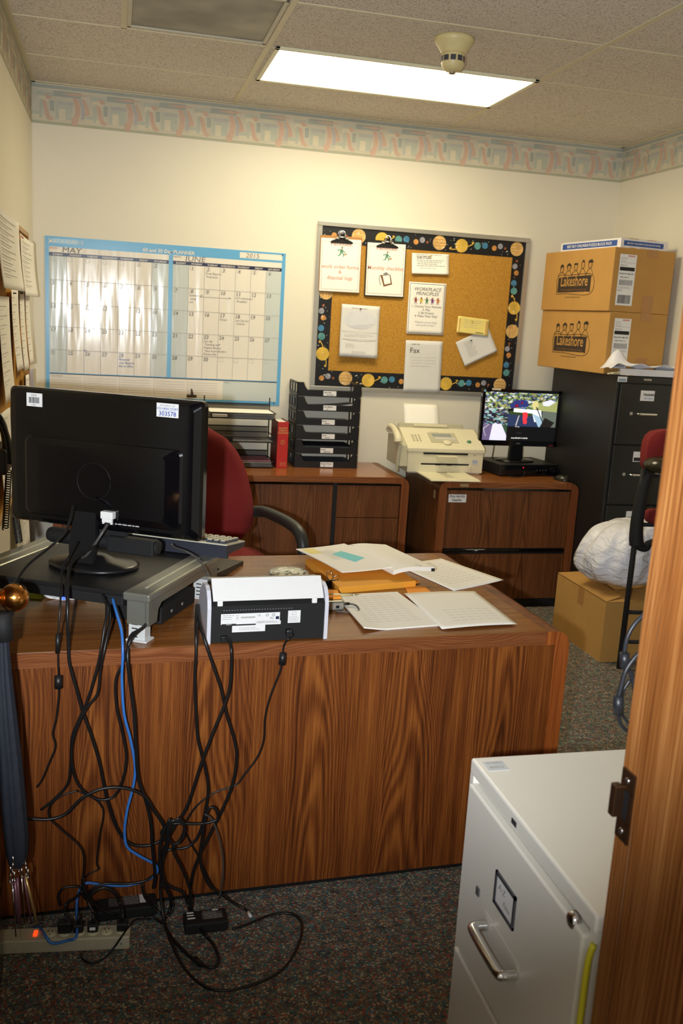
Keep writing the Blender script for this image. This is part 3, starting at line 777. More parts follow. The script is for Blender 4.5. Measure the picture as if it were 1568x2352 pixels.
def c_slip(b, w_, h_):
    b.lines(w_*.2, w_*.8, h_*.8, h_*.14, 4, 0, INKL, .002); b.rect(w_*.6, w_*.85, h_*.10, h_*.14, 0, INK)
    for x in (.05, .90):
        for k in range(8): b.rect(w_*x, w_*x+.009, h_*(.1+.1*k), h_*(.1+.1*k)+.004, 0, INKR)
pinned('yellow_slip', 'small yellow slip with red printed ends on the bulletin board', 'paper', [(2.0057,5.42,1.6418),(2.2097,5.42,1.6274),(2.2045,5.42,1.5332),(2.0031,5.42,1.5435)], .016, c_slip, YSLIP, pin=(.45, .8, 'y'), curl=.008)
pinned('tilted_note', 'white note pinned at a steep tilt below the yellow slip', 'paper', [(2.0029,5.42,1.4811),(2.2054,5.42,1.5829),(2.2788,5.42,1.4449),(2.0769,5.42,1.3457)], .013, lambda b, w_, h_: b.lines(w_*.2, w_*.5, h_*.8, h_*.07, 9, 0, INKG, .002), PAPERG, pin=(.42, .82, 'g'), curl=.010)

# ================================================================ tan-framed cork board on the left wall
Y0, Y1, Z0, Z1 = 3.05, 4.97, .74, 1.905
t = thing('cork_board', 'cork board in a thin pale wood frame on the left wall', 'cork board', (XL, Y0, Z0))
LFT = RZ(PI/2) @ RX(PI/2)
TANW = wood('frame_tan', 'z', (170, 130, 80), (196, 158, 106), (210, 176, 126), rough=.5, contour=4)
L_, H_ = Y1-Y0, Z1-Z0
MB(LFT).box(.008, L_-.008, .008, H_-.008, .001, .008, CORK).build('cork_panel', t)
mb = MB(LFT)
for a in ((0, L_, 0, .022), (0, L_, H_-.022, H_), (0, .022, 0, H_), (L_-.022, L_, 0, H_)): mb.box(a[0], a[1], a[2], a[3], .0005, .018, TANW, bevel=.002)
mb.build('frame', t)
def leftsheet(label, y0, y1, z0, z1, n0=.011, m=PAPER, pin='k', curl=.02, rows=9, grp=None, red=False):
    c = [(XL, y0, z1), (XL, y1, z1), (XL, y1, z0), (XL, y0, z0)]
    def ct(b, w_, h_):
        b.lines(w_*.12, w_*.85, h_*.9, h_*.8/rows, rows, 0, INKL, .003); b.lines(w_*.15, w_*.6, h_*.87, h_*.8/rows, rows, 0, INKL, .002)
        if red: b.rect(w_*.05, w_*.3, h_*.95, h_*.975, 0, INKR)
    return pinned('notice', label, 'paper', c, n0, ct, m, curl=curl, pin=(.5, .96, pin) if pin else None, group=grp)
leftsheet('wide printed notice with a red corner mark, topmost on the left cork board', 4.32, 5.02, 1.60, 1.86, .03, curl=.02, rows=10, red=True, pin=None)
leftsheet('pale tall notice at the frame\'s left edge, upper left of the left cork board', 3.3, 4.04, 1.615, 1.88, .05, curl=.02, rows=10, pin=None)
leftsheet('long notice on green pin, second row of the left cork board at its left', 4.03, 4.30, 1.29, 1.62, .02)
leftsheet('long notice in the second row of the left cork board, middle one', 4.36, 4.58, 1.27, 1.625, .02)
leftsheet('long plain notice in the second row of the left cork board, nearest the corner', 4.64, 4.86, 1.28, 1.615, .02, pin=None)
leftsheet('small sheaf of papers pinned low on the left cork board beside the corner', 4.50, 4.68, .99, 1.24, .03, pin=None, rows=5)
leftsheet('grey rolled leaflet pinned low on the left cork board next to the frame', 4.72, 4.92, .96, 1.25, .03, m=mat('leaflet_grey', (168, 166, 182), rough=.6, var=.05), pin=None, rows=2)
leftsheet('tall pale list hanging behind the monitor on the left cork board', 4.12, 4.42, .46, 1.18, .03, pin='g', rows=18)
leftsheet('cream notice partly out of frame in the second row of the left cork board', 3.6, 3.94, 1.2, 1.59, .02, pin=None)
leftsheet('cream page partly out of frame low on the left cork board', 3.55, 3.92, .82, 1.16, .02, pin=None)

# ================================================================ the desk
SL = math.atan(.0447)
t = thing('desk', 'long oak laminate desk with a full-height front panel and rounded right end', 'desk', (-.386, 2.2517, 0), SL)
DL, DD = 1.672, .895
LT = .737
ep = [(DL-.045, 0), (DL, 0), (DL, LT-.045)]+[(DL-.045+.045*math.cos(a), LT-.045+.045*math.sin(a)) for a in [PI/2*k/8 for k in range(1, 9)]]+[(DL-.075, LT), (DL-.075, LT-.04), (DL-.045, LT-.04)]
EM = RX(PI/2)   # prism in x,z extruded along -y
mb = MB(); mb.prism(ep, -.0, -DD, DESKF, M=EM); o = mb.build('end_panel', t)
mb = MB(); mb.prism([(x, z) for x, z in ep], .003, -.0005, DESKC, M=EM); plabel(mb.build('end_panel_edge', t), 'orange-brown rounded front edge strip')
MB().box(0, .03, .03, DD, 0, LT-.04, DESKF).build('end_panel', t)
MB().box(0, DL-.075, .004, DD, LT-.038, LT, DESKT).build('desk_top', t)
MB().box(0, DL-.048, 0, .0045, LT-.040, LT-.0008, DESKE).build('top_edge', t)
MB().box(0, DL-.045, .020, .040, .012, LT-.038, DESKF).build('front_panel', t)
MB().box(0, DL-.045, .023, .038, 0, .014, BLK).build('base_strip', t)
for x in (.03, 1.20):
    mb = MB(); mb.box(x, x+.40, .30, DD-.03, .05, LT-.04, DESKF); pdl = mb.build('pedestal', t)
    for z0, z1 in ((.06, .36), (.37, .53), (.54, .69)):
        MB().box(x+.01, x+.39, DD-.03, DD-.012, z0, z1, DESKF, bevel=.002).build('drawer', pdl)

# ================================================================ credenzas along the back wall
def credenza_shell(t, W, Dp, H_, th=.045):
    for sx in (0, 1):
        a = [(W-th, 0), (W, 0), (W, H_-.05)]+[(W-.05+.05*math.cos(q), H_-.05+.05*math.sin(q)) for q in [PI/2*k/8 for k in range(1, 9)]]+[(W-.08, H_), (W-.08, H_-.035), (W-th, H_-.035)]
        if sx == 0: a = [(W-x, z) for x, z in a]
        MB().prism(a, -.0, -Dp, CREDF, M=EM).build('end_panel', t)
        MB().prism(a, .002, 0, CREDEDGE, M=EM).build('end_panel_edge', t)
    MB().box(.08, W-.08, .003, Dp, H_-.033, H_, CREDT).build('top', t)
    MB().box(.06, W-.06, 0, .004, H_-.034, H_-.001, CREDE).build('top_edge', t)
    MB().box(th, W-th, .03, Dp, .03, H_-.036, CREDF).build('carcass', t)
    MB().box(th, W-th, .02, .05, 0, .05, BLK).build('toe_kick', t)
CREDEDGE = wood('credenza_edge_v', 'z', (96, 48, 22), (128, 70, 36), (150, 92, 52), rough=.35, contour=6)
CREDE = wood('credenza_edge_h', 'x', (96, 50, 24), (134, 78, 40), (156, 98, 58), rough=.35, contour=6)
t = thing('credenza', 'low oak credenza with a wide left door and two right drawers', 'credenza', (-.30, 4.88, 0))
CW = 1.905
credenza_shell(t, CW, .53, .737)
MB().box(.045, CW-.045, .012, .03, .688, .703, GLOSS).build('handle_groove', t)
X1 = 1.483
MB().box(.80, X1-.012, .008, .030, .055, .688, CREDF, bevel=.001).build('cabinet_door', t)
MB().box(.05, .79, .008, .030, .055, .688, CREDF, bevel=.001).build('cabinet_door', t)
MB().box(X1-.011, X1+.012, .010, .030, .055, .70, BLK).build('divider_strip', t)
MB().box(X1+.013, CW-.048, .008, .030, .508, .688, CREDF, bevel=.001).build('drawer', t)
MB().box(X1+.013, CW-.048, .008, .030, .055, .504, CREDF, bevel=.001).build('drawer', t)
MB().cyl((.985, .010, .665), (.985, .003, .665), .008, BLK).build('lock', t)

t = thing('lateral_file', 'oak laminate lateral file with two wide drawers under the fax machine', 'file cabinet', (1.748, 4.78, 0))
CW = .844
credenza_shell(t, CW, .62, .737)
MB().box(.045, CW-.045, .012, .03, .688, .703, GLOSS).build('handle_groove', t)
MB().box(.047, CW-.047, .006, .030, .356, .688, CREDF, bevel=.001).build('drawer', t)
MB().box(.047, CW-.047, .006, .030, .055, .322, CREDF, bevel=.001).build('drawer', t)
mb = MB(); mb.box(.047, CW-.047, .014, .030, .322, .356, BLK); mb.tube([(.05, .010, .342), (CW-.05, .010, .342)], .009, GLOSS, curve=False, seg=12); mb.build('handle_rail', t)
mb = MB(RX(PI/2)); mb.rect(.06, .165, .62, .665, -.0052, LABEL)
mb.text('First Aid Kit', .066, .648, -.0049, .018, INK, bold=.0004, shear=.15); mb.text('Supplies', .080, .628, -.0049, .018, INK, bold=.0004, shear=.15)
plabel(mb.build('paper_label', t), 'white handwritten label')
mb = MB(); mb.box(-.0012, 0, .06, .085, .63, .675, mat('sticker_tan', (176, 156, 112), rough=.5, var=.05)); mb.build('sticker', t)
mb = MB(); mb.box(.12, .17, -.0008, 0, .710, .725, mat('sticker_tan', (176, 156, 112), rough=.5, var=.05)); mb.build('sticker', t)

# ================================================================ black four-drawer cabinet
KX, KY, KW, KD, KH = 2.596, 4.50, .372, .76, 1.372
t = thing('file_cabinet', 'tall black four-drawer metal file cabinet in the far right corner', 'file cabinet', (KX, KY, 0))
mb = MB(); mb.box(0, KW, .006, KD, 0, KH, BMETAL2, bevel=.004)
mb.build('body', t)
mb = MB(); mb.box(0, KW, 0, .01, KH-.035, KH, BMETAL, bevel=.002); mb.box(0, .016, 0, .01, 0, KH-.03, BMETAL, bevel=.002); mb.box(KW-.016, KW, 0, .01, 0, KH-.03, BMETAL, bevel=.002)
mb.build('front_frame', t)
TAGB = mat('tag_blue', (150, 170, 190), rough=.5, var=0)
for k in range(4):
    z1 = KH-.042-.330*k; z0 = z1-.322
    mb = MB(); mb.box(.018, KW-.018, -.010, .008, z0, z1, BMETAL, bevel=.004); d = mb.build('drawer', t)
    hm = MB(); zc = z1-.155
    hm.tube([(.125, -.010, zc), (.128, -.030, zc), (.150, -.034, zc), (.215, -.034, zc), (.237, -.030, zc), (.240, -.010, zc)], .0065, CHROME, seg=8)
    plabel(hm.build('handle', d), 'chrome bar handle')
    q = MB(); q.box(.088, .103, -.016, -.010, zc-.008, zc+.008, ALU, bevel=.001); q.build('latch', d)
    q = MB(); q.box(.140, .222, -.0125, -.010, z1-.085, z1-.030, LABEL); q.box(.144, .218, -.013, -.0124, z1-.081, z1-.062 if k else z1-.081, BMETAL if k else LABEL)
    M = T(0, -.0132, 0) @ RX(PI/2)
    q.text(['TRAINING', 'Staff', 'Office', 'Misc'][k], .152, z1-.058 if k == 0 else z1-.074, 0, .017, INK, M=M, bold=.0006, shear=.2)
    q.text(['RECORDS', 'Records', 'Forms', 'Files'][k], .160, z1-.076 if k == 0 else z1-.083, 0, .012, INKB, M=M, shear=.2)
    q.build('label_card', d)
mb = MB(RX(PI/2)); mb.text('HON', .155, KH-.020, .0004, .014, CHROME, sx=1.4, bold=.0003); mb.build('nameplate', t)
mb = MB(); mb.box(-.0005, .055, -.0008, 0, KH-.032, KH-.004, LABEL); mb.box(.006, .050, -.001, -.0008, KH-.028, KH-.016, TAGB)
mb.build('sticker', t)

# boxes stacked on it
def carton(name, label, cat, base, rz, W, Dp, H_, z, printed):
    t = thing(name, label, cat, (base[0], base[1], z), rz, 'shipping cartons on the black cabinet')
    mb = MB(); mb.box(0, W, 0, Dp, 0, H_, CARD, bevel=.004); mb.build('carton', t)
    mb = MB(); mb.box(W*.62-.035, W*.62+.035, -.0015, -.0005, 0, H_*.28, TAPE); mb.box(W*.62-.035, W*.62+.035, -.0015, -.0005, H_*.88, H_, TAPE); mb.box(W*.62-.035, W*.62+.035, 0, Dp, H_, H_+.0008, TAPE); mb.build('packing_tape', t)
    # printed logo on the left face (outward -x): u runs towards -y
    M = face_frame(-.0008, Dp, 0, -PI/2)
    PRT = mat('carton_print', (52, 40, 30), rough=.7, var=.05)
    mb = MB(M)
    u0, u1, v0, v1 = Dp*.24, Dp*.72, H_*.30, H_*.56
    mb.poly([(u0, v0, 0), (u1-.02, v0+.004, 0), (u1, v0, 0), (u1, v1-.01, 0), (u1+.004, v1+.006, 0), (u0+.03, v1, 0), (u0, v1-.004, 0)], PRT)
    mb.tube([(u0-.006, v0-.008, .001), (u0+.10, v0-.006, .001), (u1+.006, v0-.008, .001), (u1+.008, v1+.008, .001), (u0+.12, v1+.010, .001), (u0-.004, v1+.004, .001), (u0-.006, v0-.008, .001)], .0012, PRT, seg=4)
    mb.text('Lakeshore', (u0+u1)/2, v0+.036, .0006, .086, CARD, 'CENTER', bold=.001, sx=.78)
    mb.text('Lessons designed with learning in mind', (u0+u1)/2, v0+.010, .0006, .017, mat('carton_print_light', (140, 102, 58), rough=.8, var=0), 'CENTER')
    mb.text('LAKESHORE LEARNING MATERIALS', (u0+u1)/2, v0-.030, .0004, .010, PRT, 'CENTER')
    for k in range(5):
        cx = u0+.03+(u1-u0-.05)*k/4; cy = v1+.045+.005*(k % 2)+.004*k; r_ = .017
        mb.tube([(cx+r_*math.cos(a), cy+r_*1.15*math.sin(a), .001) for a in [2*PI*q/12 for q in range(13)]], .0013, PRT, seg=4, n=2)
        mb.tube([(cx-.034, v1+.006, .001), (cx-.026, v1+.022, .001), (cx-.008, cy-.020, .001), (cx+.008, cy-.020, .001), (cx+.026, v1+.022, .001), (cx+.034, v1+.006, .001)], .0013, PRT, seg=4, n=3)
        hp = [[(-.018, .0), (-.020, .02), (0, .03), (.018, .018), (.016, .006), (0, .014)], [(-.02, -.01), (-.024, .012), (0, .026), (.024, .012), (.02, -.01), (.012, .008), (-.012, .008)], [(-.020, .012), (.020, .012), (.018, .022), (-.018, .022)], [(-.016, .012), (-.006, .030), (.010, .026), (.016, .010), (0, .016)], [(-.026, .012), (.024, .010), (.026, .020), (.010, .030), (-.014, .026)]][k]
        mb.poly([(cx+a, cy+b_, .0004) for a, b_ in hp], PRT)
        for e in (-1, 1): mb.disc(cx+e*.006, cy+.002, .001, .0016, PRT, 6)
        mb.rect(cx-.005, cx+.005, cy-.010, cy-.0085, .0008, PRT)
    plabel(mb.build('printed_logo', t), 'black printed logo with five sketched children')
    mb = MB(RX(PI/2) @ T(0, 0, .0012)); a, b_ = W*.09, W*.09+.105; y1 = H_*.90; y0 = y1-.265
    mb.rect(a, b_, y0, y1, 0, LABEL)
    z_ = .0004
    mb.rect(a+.05, b_-.012, y1-.012, y1-.004, z_, mat('pale_red', (214, 150, 150), rough=.6, var=0))
    mb.lines(a+.006, a+.05, y1-.02, .010, 3, z_, INKG, .002)
    mb.rect(a+.006, b_-.006, y1-.085, y1-.066, z_, INK); mb.rect(a+.004, b_-.004, y1-.044, y1-.043, z_, INKG)
    mb.text('TRACK TO', a+.006, y1-.060, z_, .009, INK); mb.text('TRACK P/T: 2485 1PD 1', a+.005, y1-.104, z_, .0105, INK, bold=.0003, sx=.9)
    mb.lines(a+.012, b_-.02, y1-.120, .01, 1, z_, INK, .003)
    x = a+.010
    rr_ = random.Random(5)
    while x < b_-.012: w_ = .0007+rr_.random()*.0014; mb.rect(x, x+w_, y1-.160, y1-.132, z_, INKG); x += w_+.0012
    mb.lines(a+.004, b_-.004, y1-.170, .006, 2, z_, INKG, .0018); mb.text('NOTE:', a+.004, y1-.190, z_, .010, INK)
    x = a+.012
    while x < b_-.014: w_ = .0012+rr_.random()*.003; mb.rect(x, x+w_, y1-.255, y1-.210, z_, INK); x += w_+.0018
    mb.build('shipping_label', t)
    return t
crz = -.095
BASEC = (2.572, 4.615)
carton('shipping_carton', 'brown printed carton standing directly on the black cabinet, under another carton', 'box', BASEC, .090, .372, .70, .332, KH, True)
carton('shipping_carton', 'upper brown printed carton with a flat white box on top', 'box', (2.560, 4.615), .090, .384, .70, .332, KH+.333, True)
t = thing('flat_box', 'flat white box with blue printed sides lying on the top carton', 'box', (2.613, 4.66, KH+.6666), .13)
MB().box(0, .31, 0, .56, 0, .052, mat('flat_box_white', (232, 230, 232), rough=.5, var=.02), bevel=.002).build('box_body', t)
BL2 = mat('flat_box_blue', (40, 84, 160), rough=.5, var=.02)
mb = MB(RX(PI/2)); mb.rect(.02, .28, .014, .040, .0006, BL2); mb.text('BEST BUY CHILDRENS PUZZLE BLOCKS PANEL', .15, .023, .001, .0115, LABEL, 'CENTER', sx=.92, bold=.0002)
M = face_frame(-.0006, .56, 0, -PI/2)
mb.M = M; mb.rect(.02, .53, .012, .042, 0, BL2); mb.text('BEST BUY CHILDRENS PUZZLE BLOCK PACK', .275, .020, .0004, .021, LABEL, 'CENTER', bold=.0004)
mb.build('printed_panels', t)
mb = MB()
for x in (.05, .17): mb.box(x, x+.06, -.001, .003, .0505, .0528, CARD)
for x in (.06, .13, .20): mb.box(x, x+.04, -.0012, .001, .001, .005, CARD)
mb.build('tab_slots', t)
t = thing('plastic_wrap', 'crumpled white packing foam sheet draped on the black cabinet front', 'packing sheet', (KX+.005, KY+.01, KH))
WR = mat('wrap_white', (224, 224, 232), rough=.5, var=.02)
WR2 = mat('wrap_cream', (232, 222, 186), rough=.6, var=.02)
mb = MB()
def wrapf(u, v):
    x = -.055+u*.43; y = -.015+v*.12
    z = .030+.030*(1-v)+.016*math.sin(u*7+v*4)*v+.008*math.sin(u*19+v*7)+(.095*math.exp(-((u-.20)/.13)**2-((v-.8)/.35)**2))+.02*(1-u)*v
    if u < .1: z *= .6+u*4
    return (x, y, max(z, .003))
mb.sheet(wrapf, 34, 12, WR, .002)
mb.build('folded_sheet', t)
mb = MB(); mb.sheet(lambda u, v: (-.05+u*.14, -.022+v*.05, .004+.02*(1-abs(u-.5))*(.5+.5*math.sin(v*6+u*7))), 12, 6, WR2, .0015); mb.build('cream_edge', t)
mb = MB(); mb.prism([(.0, .0), (.37, .0), (.37, .055), (.02, .055)], 0, .034, WR, M=T(0, -.02, .004)); mb.build('rolled_edge', t)

# ================================================================ floor box with bag beside the stool
t = thing('cardboard_box', 'open brown cardboard box on the floor under the white bag', 'box', (2.332, 3.905, 0), .0)
BW2, BD2, BH2, th = .42, .52, .305, .005
mb = MB(); mb.box(0, BW2, 0, th, 0, BH2, CARD).box(0, BW2, BD2-th, BD2, 0, BH2, CARD).box(0, th, th, BD2-th, 0, BH2, CARD).box(BW2-th, BW2, th, BD2-th, 0, BH2, CARD).box(th, BW2-th, th, BD2-th, 0.001, .005, CARD)
mb.build('box_walls', t)
mb = MB()
mb.prism([(0.0, 0.0), (BW2, 0.0), (BW2-.02, .20), (.03, .13)], 0, .004, CARD, M=T(0, 0, BH2+.001) @ RX(.10)); mb.build('flap', t)
mb = MB(); mb.prism([(0.0, 0.0), (0, BD2), (.15, BD2-.04), (.10, .04)], 0, .004, CARD, M=T(.0, 0, BH2+.004) @ RY(-.12)); mb.build('flap', t)
mb = MB(); mb.box(-.001, 0, .22, .28, .22, BH2, TAPE); mb.build('packing_tape', t)
# stuffed bag: a sagging closed body with pull folds
def bagpt(u, v):
    a = 2*PI*u; ph = PI*v
    r = math.sin(ph)**.62
    f = 1+.05*math.sin(7*a+3*v)+.035*math.sin(13*a-6*v)+.02*math.sin(29*a+11*v)
    x = .235*r*math.cos(a)*f*(1+.10*math.cos(a)); y = .20*r*math.sin(a)*f
    z = .160-.160*math.cos(ph)*(1-.15*math.cos(ph))
    z = z*(1+.20*math.cos(a)*v*math.sin(ph))+.010*math.sin(5*a+v*9)*math.sin(ph)
    return (x, y, z)
b = MB(); NU, NV = 72, 36
vs = [bagpt(i/NU, j/NV) for j in range(NV+1) for i in range(NU)]
fs = [(j*NU+i, j*NU+(i+1) % NU, (j+1)*NU+(i+1) % NU, (j+1)*NU+i) for j in range(NV) for i in range(NU)]
b.add(vs, fs, BAG, True)
m = BAG; nt = m.node_tree; bb = nt.nodes['Principled BSDF']
tc = nd(nt, 'ShaderNodeTexCoord'); mp = nd(nt, 'ShaderNodeMapping'); mp.inputs['Scale'].default_value = (7, 7, 16); mp.inputs['Rotation'].default_value = (0, .5, .4)
n1 = nd(nt, 'ShaderNodeTexNoise'); n1.inputs['Scale'].default_value = 1.0; n1.inputs['Detail'].default_value = 6; n1.inputs['Distortion'].default_value = 1.2
nt.links.new(tc.outputs['Object'], mp.inputs['Vector']); nt.links.new(mp.outputs[0], n1.inputs['Vector'])
bp = nd(nt, 'ShaderNodeBump'); bp.inputs['Strength'].default_value = 1; bp.inputs['Distance'].default_value = .03
nt.links.new(n1.outputs['Fac'], bp.inputs['Height']); nt.links.new(bp.outputs[0], bb.inputs['Normal'])
bb.inputs['Subsurface Weight'].default_value = .2; bb.inputs['Subsurface Radius'].default_value = (.03, .03, .03)
o = b.build('plastic_bag', loc=(2.51, 4.12, .322))
tag(o, 'stuffed white plastic bag sitting on the cardboard box', 'bag')

# ================================================================ tall red stool chair with black frame
t = thing('stool_chair', 'tall red upholstered chair with black tube frame, half hidden by the door jamb', 'chair', (2.39, 3.82, 0))
for x, y in ((0, 0), (.115, 0), (.46, -.05), (.46, -.36)):
    MB().cyl((x, y, 0), (x, y, .72 if x else .98), .0125, MATTE, 14).build('leg', t)
mb = MB()
for pp in ([(0, 0, .135), (.46, -.05, .135)], [(0, 0, .285), (.115, 0, .28), (.46, -.05, .28)], [(.46, -.05, .285), (.46, -.36, .285)]): MB().tube(pp, .010, MATTE, curve=False).build('rail', t)
MB().tube([(0, 0, .62), (.06, 0, .60), (.115, 0, .63), (.46, -.05, .63)], .018, MATTE).build('rail', t)
mb.tube([(0, 0, .715), (.115, 0, .715), (.46, -.05, .715), (.46, -.36, .715)], .010, MATTE, curve=False)
mb.build('seat_rail', t)
mb = MB(); mb.tube([(.012, 0, .62), (.004, 0, .66), (.0, 0, .74), (.006, -.0, .84), (.016, 0, .92), (.03, 0, .96)], lambda q: .034-.010*q, MATTE, seg=16); plabel(mb.build('arm_support', t), 'thick matte black padded arm support')
mb = MB(); mb.ball((.075, -.02, 1.0), .07, mat('arm_gloss', (44, 40, 26), rough=.22, var=0), 24, sc=(1.1, 1.3, .62)); mb.build('arm_pad', t)
mb = MB(); mb.tube([(.02, .02, 1.0), (.03, 0, .955), (.08, -.01, .95), (.15, -.02, .98)], .006, MATTE); mb.build('arm_rim', t)
mb = MB(); mb.box(.05, .47, -.36, .05, .720, .79, REDF, bevel=.03, seg=5); mb.build('seat', t)
bk = bmesh.new(); bmesh.ops.create_cube(bk, size=1); bmesh.ops.subdivide_edges(bk, edges=bk.edges[:], cuts=6, use_grid_fill=True)
for q in bk.verts:
    x, y, z = q.co*2
    rx = (abs(x)**4+abs(z)**4)**.25; k = max(abs(x), abs(z))/rx if rx > .001 else 1
    q.co = Vector((.29+.225*x*k, .09+.03*y+.03*x*x, 1.045+.115*z*k))
mb = MB(); mb.frombm(bk, REDF, True); mb.build('backrest', t); bk.free()
mb = MB(); mb.box(.20, .33, .10, .115, .70, 1.0, MATTE, bevel=.004); mb.build('back_bracket', t)

# ================================================================ swivel chair behind the desk
t = thing('swivel_chair', 'dark red swivel office chair with black loop arms behind the desk', 'chair', (.395, 3.74, 0), .22)
bk = bmesh.new(); bmesh.ops.create_cube(bk, size=1); bmesh.ops.subdivide_edges(bk, edges=bk.edges[:], cuts=8, use_grid_fill=True)
for q in bk.verts:
    x, y, z = q.co*2
    wz = (.262-.055*max(0, z+.3))*math.sqrt(max(.03, 1-max(z, 0)**2.2*.95))
    if z < -.75: wz *= 1-.22*(-.75-z)/.25
    q.co = Vector((wz*x, .235+.035*y+.05*(z*.5)-.045*x*x*-1*.6+(.012*math.cos(z*3) if y < 0 else 0), .855+.245*z))
    if y < 0: q.co.y -= .018*math.exp(-((z+.35)/.35)**2)*(1-x*x)
mb = MB(); mb.frombm(bk, REDF, True); mb.build('backrest', t); bk.free()
bk = bmesh.new(); bmesh.ops.create_cube(bk, size=1); bmesh.ops.subdivide_edges(bk, edges=bk.edges[:], cuts=8, use_grid_fill=True)
for q in bk.verts:
    x, y, z = q.co*2
    rx = (abs(x)**5+abs(y)**5)**.2; k = max(abs(x), abs(y))/rx if rx > .001 else 1
    q.co = Vector((.25*x*k, -.01+.24*y*k, .545+.04*z*(1-.3*(max(abs(x), abs(y)))**6)))
mb = MB(); mb.frombm(bk, REDF, True); mb.build('seat', t); bk.free()
for sx in (-1, 1):
    mb = MB(); pts = [(.17*sx, .275, .64), (.24*sx, .265, .70), (.295*sx, .20, .726), (.31*sx, .05, .732), (.32*sx, -.09, .726), (.325*sx, -.17, .700), (.325*sx, -.20, .62), (.30*sx, -.17, .53), (.22*sx, -.12, .49)]
    mb.tube(pts, .025, mat('arm_black', (44, 46, 44), rough=.45, var=.05), seg=12); mb.build('arm', t)
mb = MB(); mb.tube([(0, .10, .50), (0, .27, .51), (0, .29, .60), (0, .275, .78)], .022, BLK); mb.build('back_support', t)
mb = MB(); mb.cyl((0, 0, .12), (0, 0, .51), .028, BLK); mb.build('gas_column', t)
mb = MB()
for k in range(5):
    a = 2*PI*k/5; mb.tube([(0, 0, .13), (.15*math.cos(a), .15*math.sin(a), .11), (.29*math.cos(a), .29*math.sin(a), .075)], lambda q: .024-.010*q, BLK)
mb.build('star_base', t)
for k in range(5):
    a = 2*PI*k/5; c = (.29*math.cos(a), .29*math.sin(a), .028); MB().cyl((c[0]-.02*math.sin(a), c[1]+.02*math.cos(a), .028), (c[0]+.02*math.sin(a), c[1]-.02*math.cos(a), .028), .028, BLK, 16).build('caster', t)

# ================================================================ cream file cabinet by the jamb
t = thing('file_cabinet', 'cream two-drawer metal file cabinet beside the door jamb', 'file cabinet', (.700, 1.092, 0))
WX, WY, WH = .68, .510, .7365
mb = MB(); mb.box(.012, WX, .002, WY-.002, 0, WH-.03, CREAM); mb.build('body', t)
mb = MB(); mb.box(-.002, WX, 0, WY, WH-.032, WH, CREAM, bevel=.005, seg=3); plabel(mb.build('top', t), 'flat cream top')
mb = MB(); mb.box(0, .014, 0, .016, 0, WH-.031, CREAM).box(0, .014, WY-.016, WY, 0, WH-.031, CREAM).box(0, .014, 0, WY, 0, .05, CREAM); mb.build('front_frame', t)
def wdrawer(z0, z1, first):
    M = face_frame(0, WY, 0, -PI/2)      # u from the far edge towards the jamb, v up
    d = MB(M); d.box(.019, WY-.019, z0, z1, -.010, .010, CREAM, bevel=.004); d = d.build('drawer', t)
    q = MB(M)
    cz = z1-.215
    q.box(.150, .305, cz-.020, cz+.022, .0085, .0105, CREAM, bevel=.003); q.build('handle_recess', d)
    q = MB(M); q.tube([(.165, cz, .010), (.165, cz, .034), (.180, cz, .042), (.285, cz, .042), (.300, cz, .034), (.300, cz, .010)], .0095, CHROME, seg=12); plabel(q.build('handle', d), 'thick chrome pull handle')
    q = MB(M); a, b_, c, e = .185, .272, z1-.150, z1-.085
    FR_ = mat('card_frame', (96, 98, 106), rough=.3, metal=.7, var=.05)
    q.box(a, b_, c, c+.006, .010, .014, FR_); q.box(a, b_, e-.006, e, .010, .014, FR_); q.box(a, a+.006, c, e, .010, .014, FR_); q.box(b_-.006, b_, c, e, .010, .014, FR_)
    q.box(a+.004, b_-.004, c+.004, e-.004, .010, .0115, LABEL)
    q.text('A-Z', a+.014, c+.036, .012, .018, INKG, shear=.2); q.text('Files', a+.038, c+.016, .012, .016, INKG, shear=.2)
    q.build('label_holder', d)
    q = MB(M); q.box(.105, .120, cz+.028, cz+.046, .009, .014, mat('latch_grey', (110, 112, 116), rough=.3, metal=.5, var=0), bevel=.003); q.build('thumb_latch', d)
wdrawer(.338, .692, True); wdrawer(.055, .326, False)
M = face_frame(0, WY, 0, -PI/2)
mb = MB(M); mb.lathe([(0, .012), (.009, .012), (.013, .010), (.014, .004), (.014, -.002), (0, -.002)], CHROME, 24, M=T(.452, .690, .0)); mb.box(.449, .455, .688, .692, .0115, .0125, DARKSLOT); mb.build('lock', t)
mb = MB(M); mb.box(.205, .225, .713, .723, .0015, .003, mat('badge', (70, 74, 84), rough=.3, metal=.5, var=0)); mb.build('badge', t)
mb = MB(); mb.box(.012, .055, WY-.060, WY-.022, WH, WH+.0008, mat('tag_pale', (206, 212, 216), rough=.3, var=.03)); mb.text('PROPERTY', 0, 0, 0, .0075, INKG, M=T(.018, WY-.032, WH+.001)); mb.text('303512', 0, 0, 0, .010, INKG, M=T(.018, WY-.050, WH+.001)); mb.build('property_tag', t)
YEL = mat('yellow_cord', (222, 214, 50), rough=.4, var=.03)
o = MB().tube([(.693, 1.092, .04), (.690, 1.090, .15), (.692, 1.092, .30), (.690, 1.091, .45), (.6925, 1.093, .56), (.694, 1.094, .655), (.698, 1.0915, .69)], .0052, YEL, seg=10).build('yellow_rope')
recenter(o); tag(o, 'yellow rope hanging between the cream cabinet and the door jamb', 'cord')

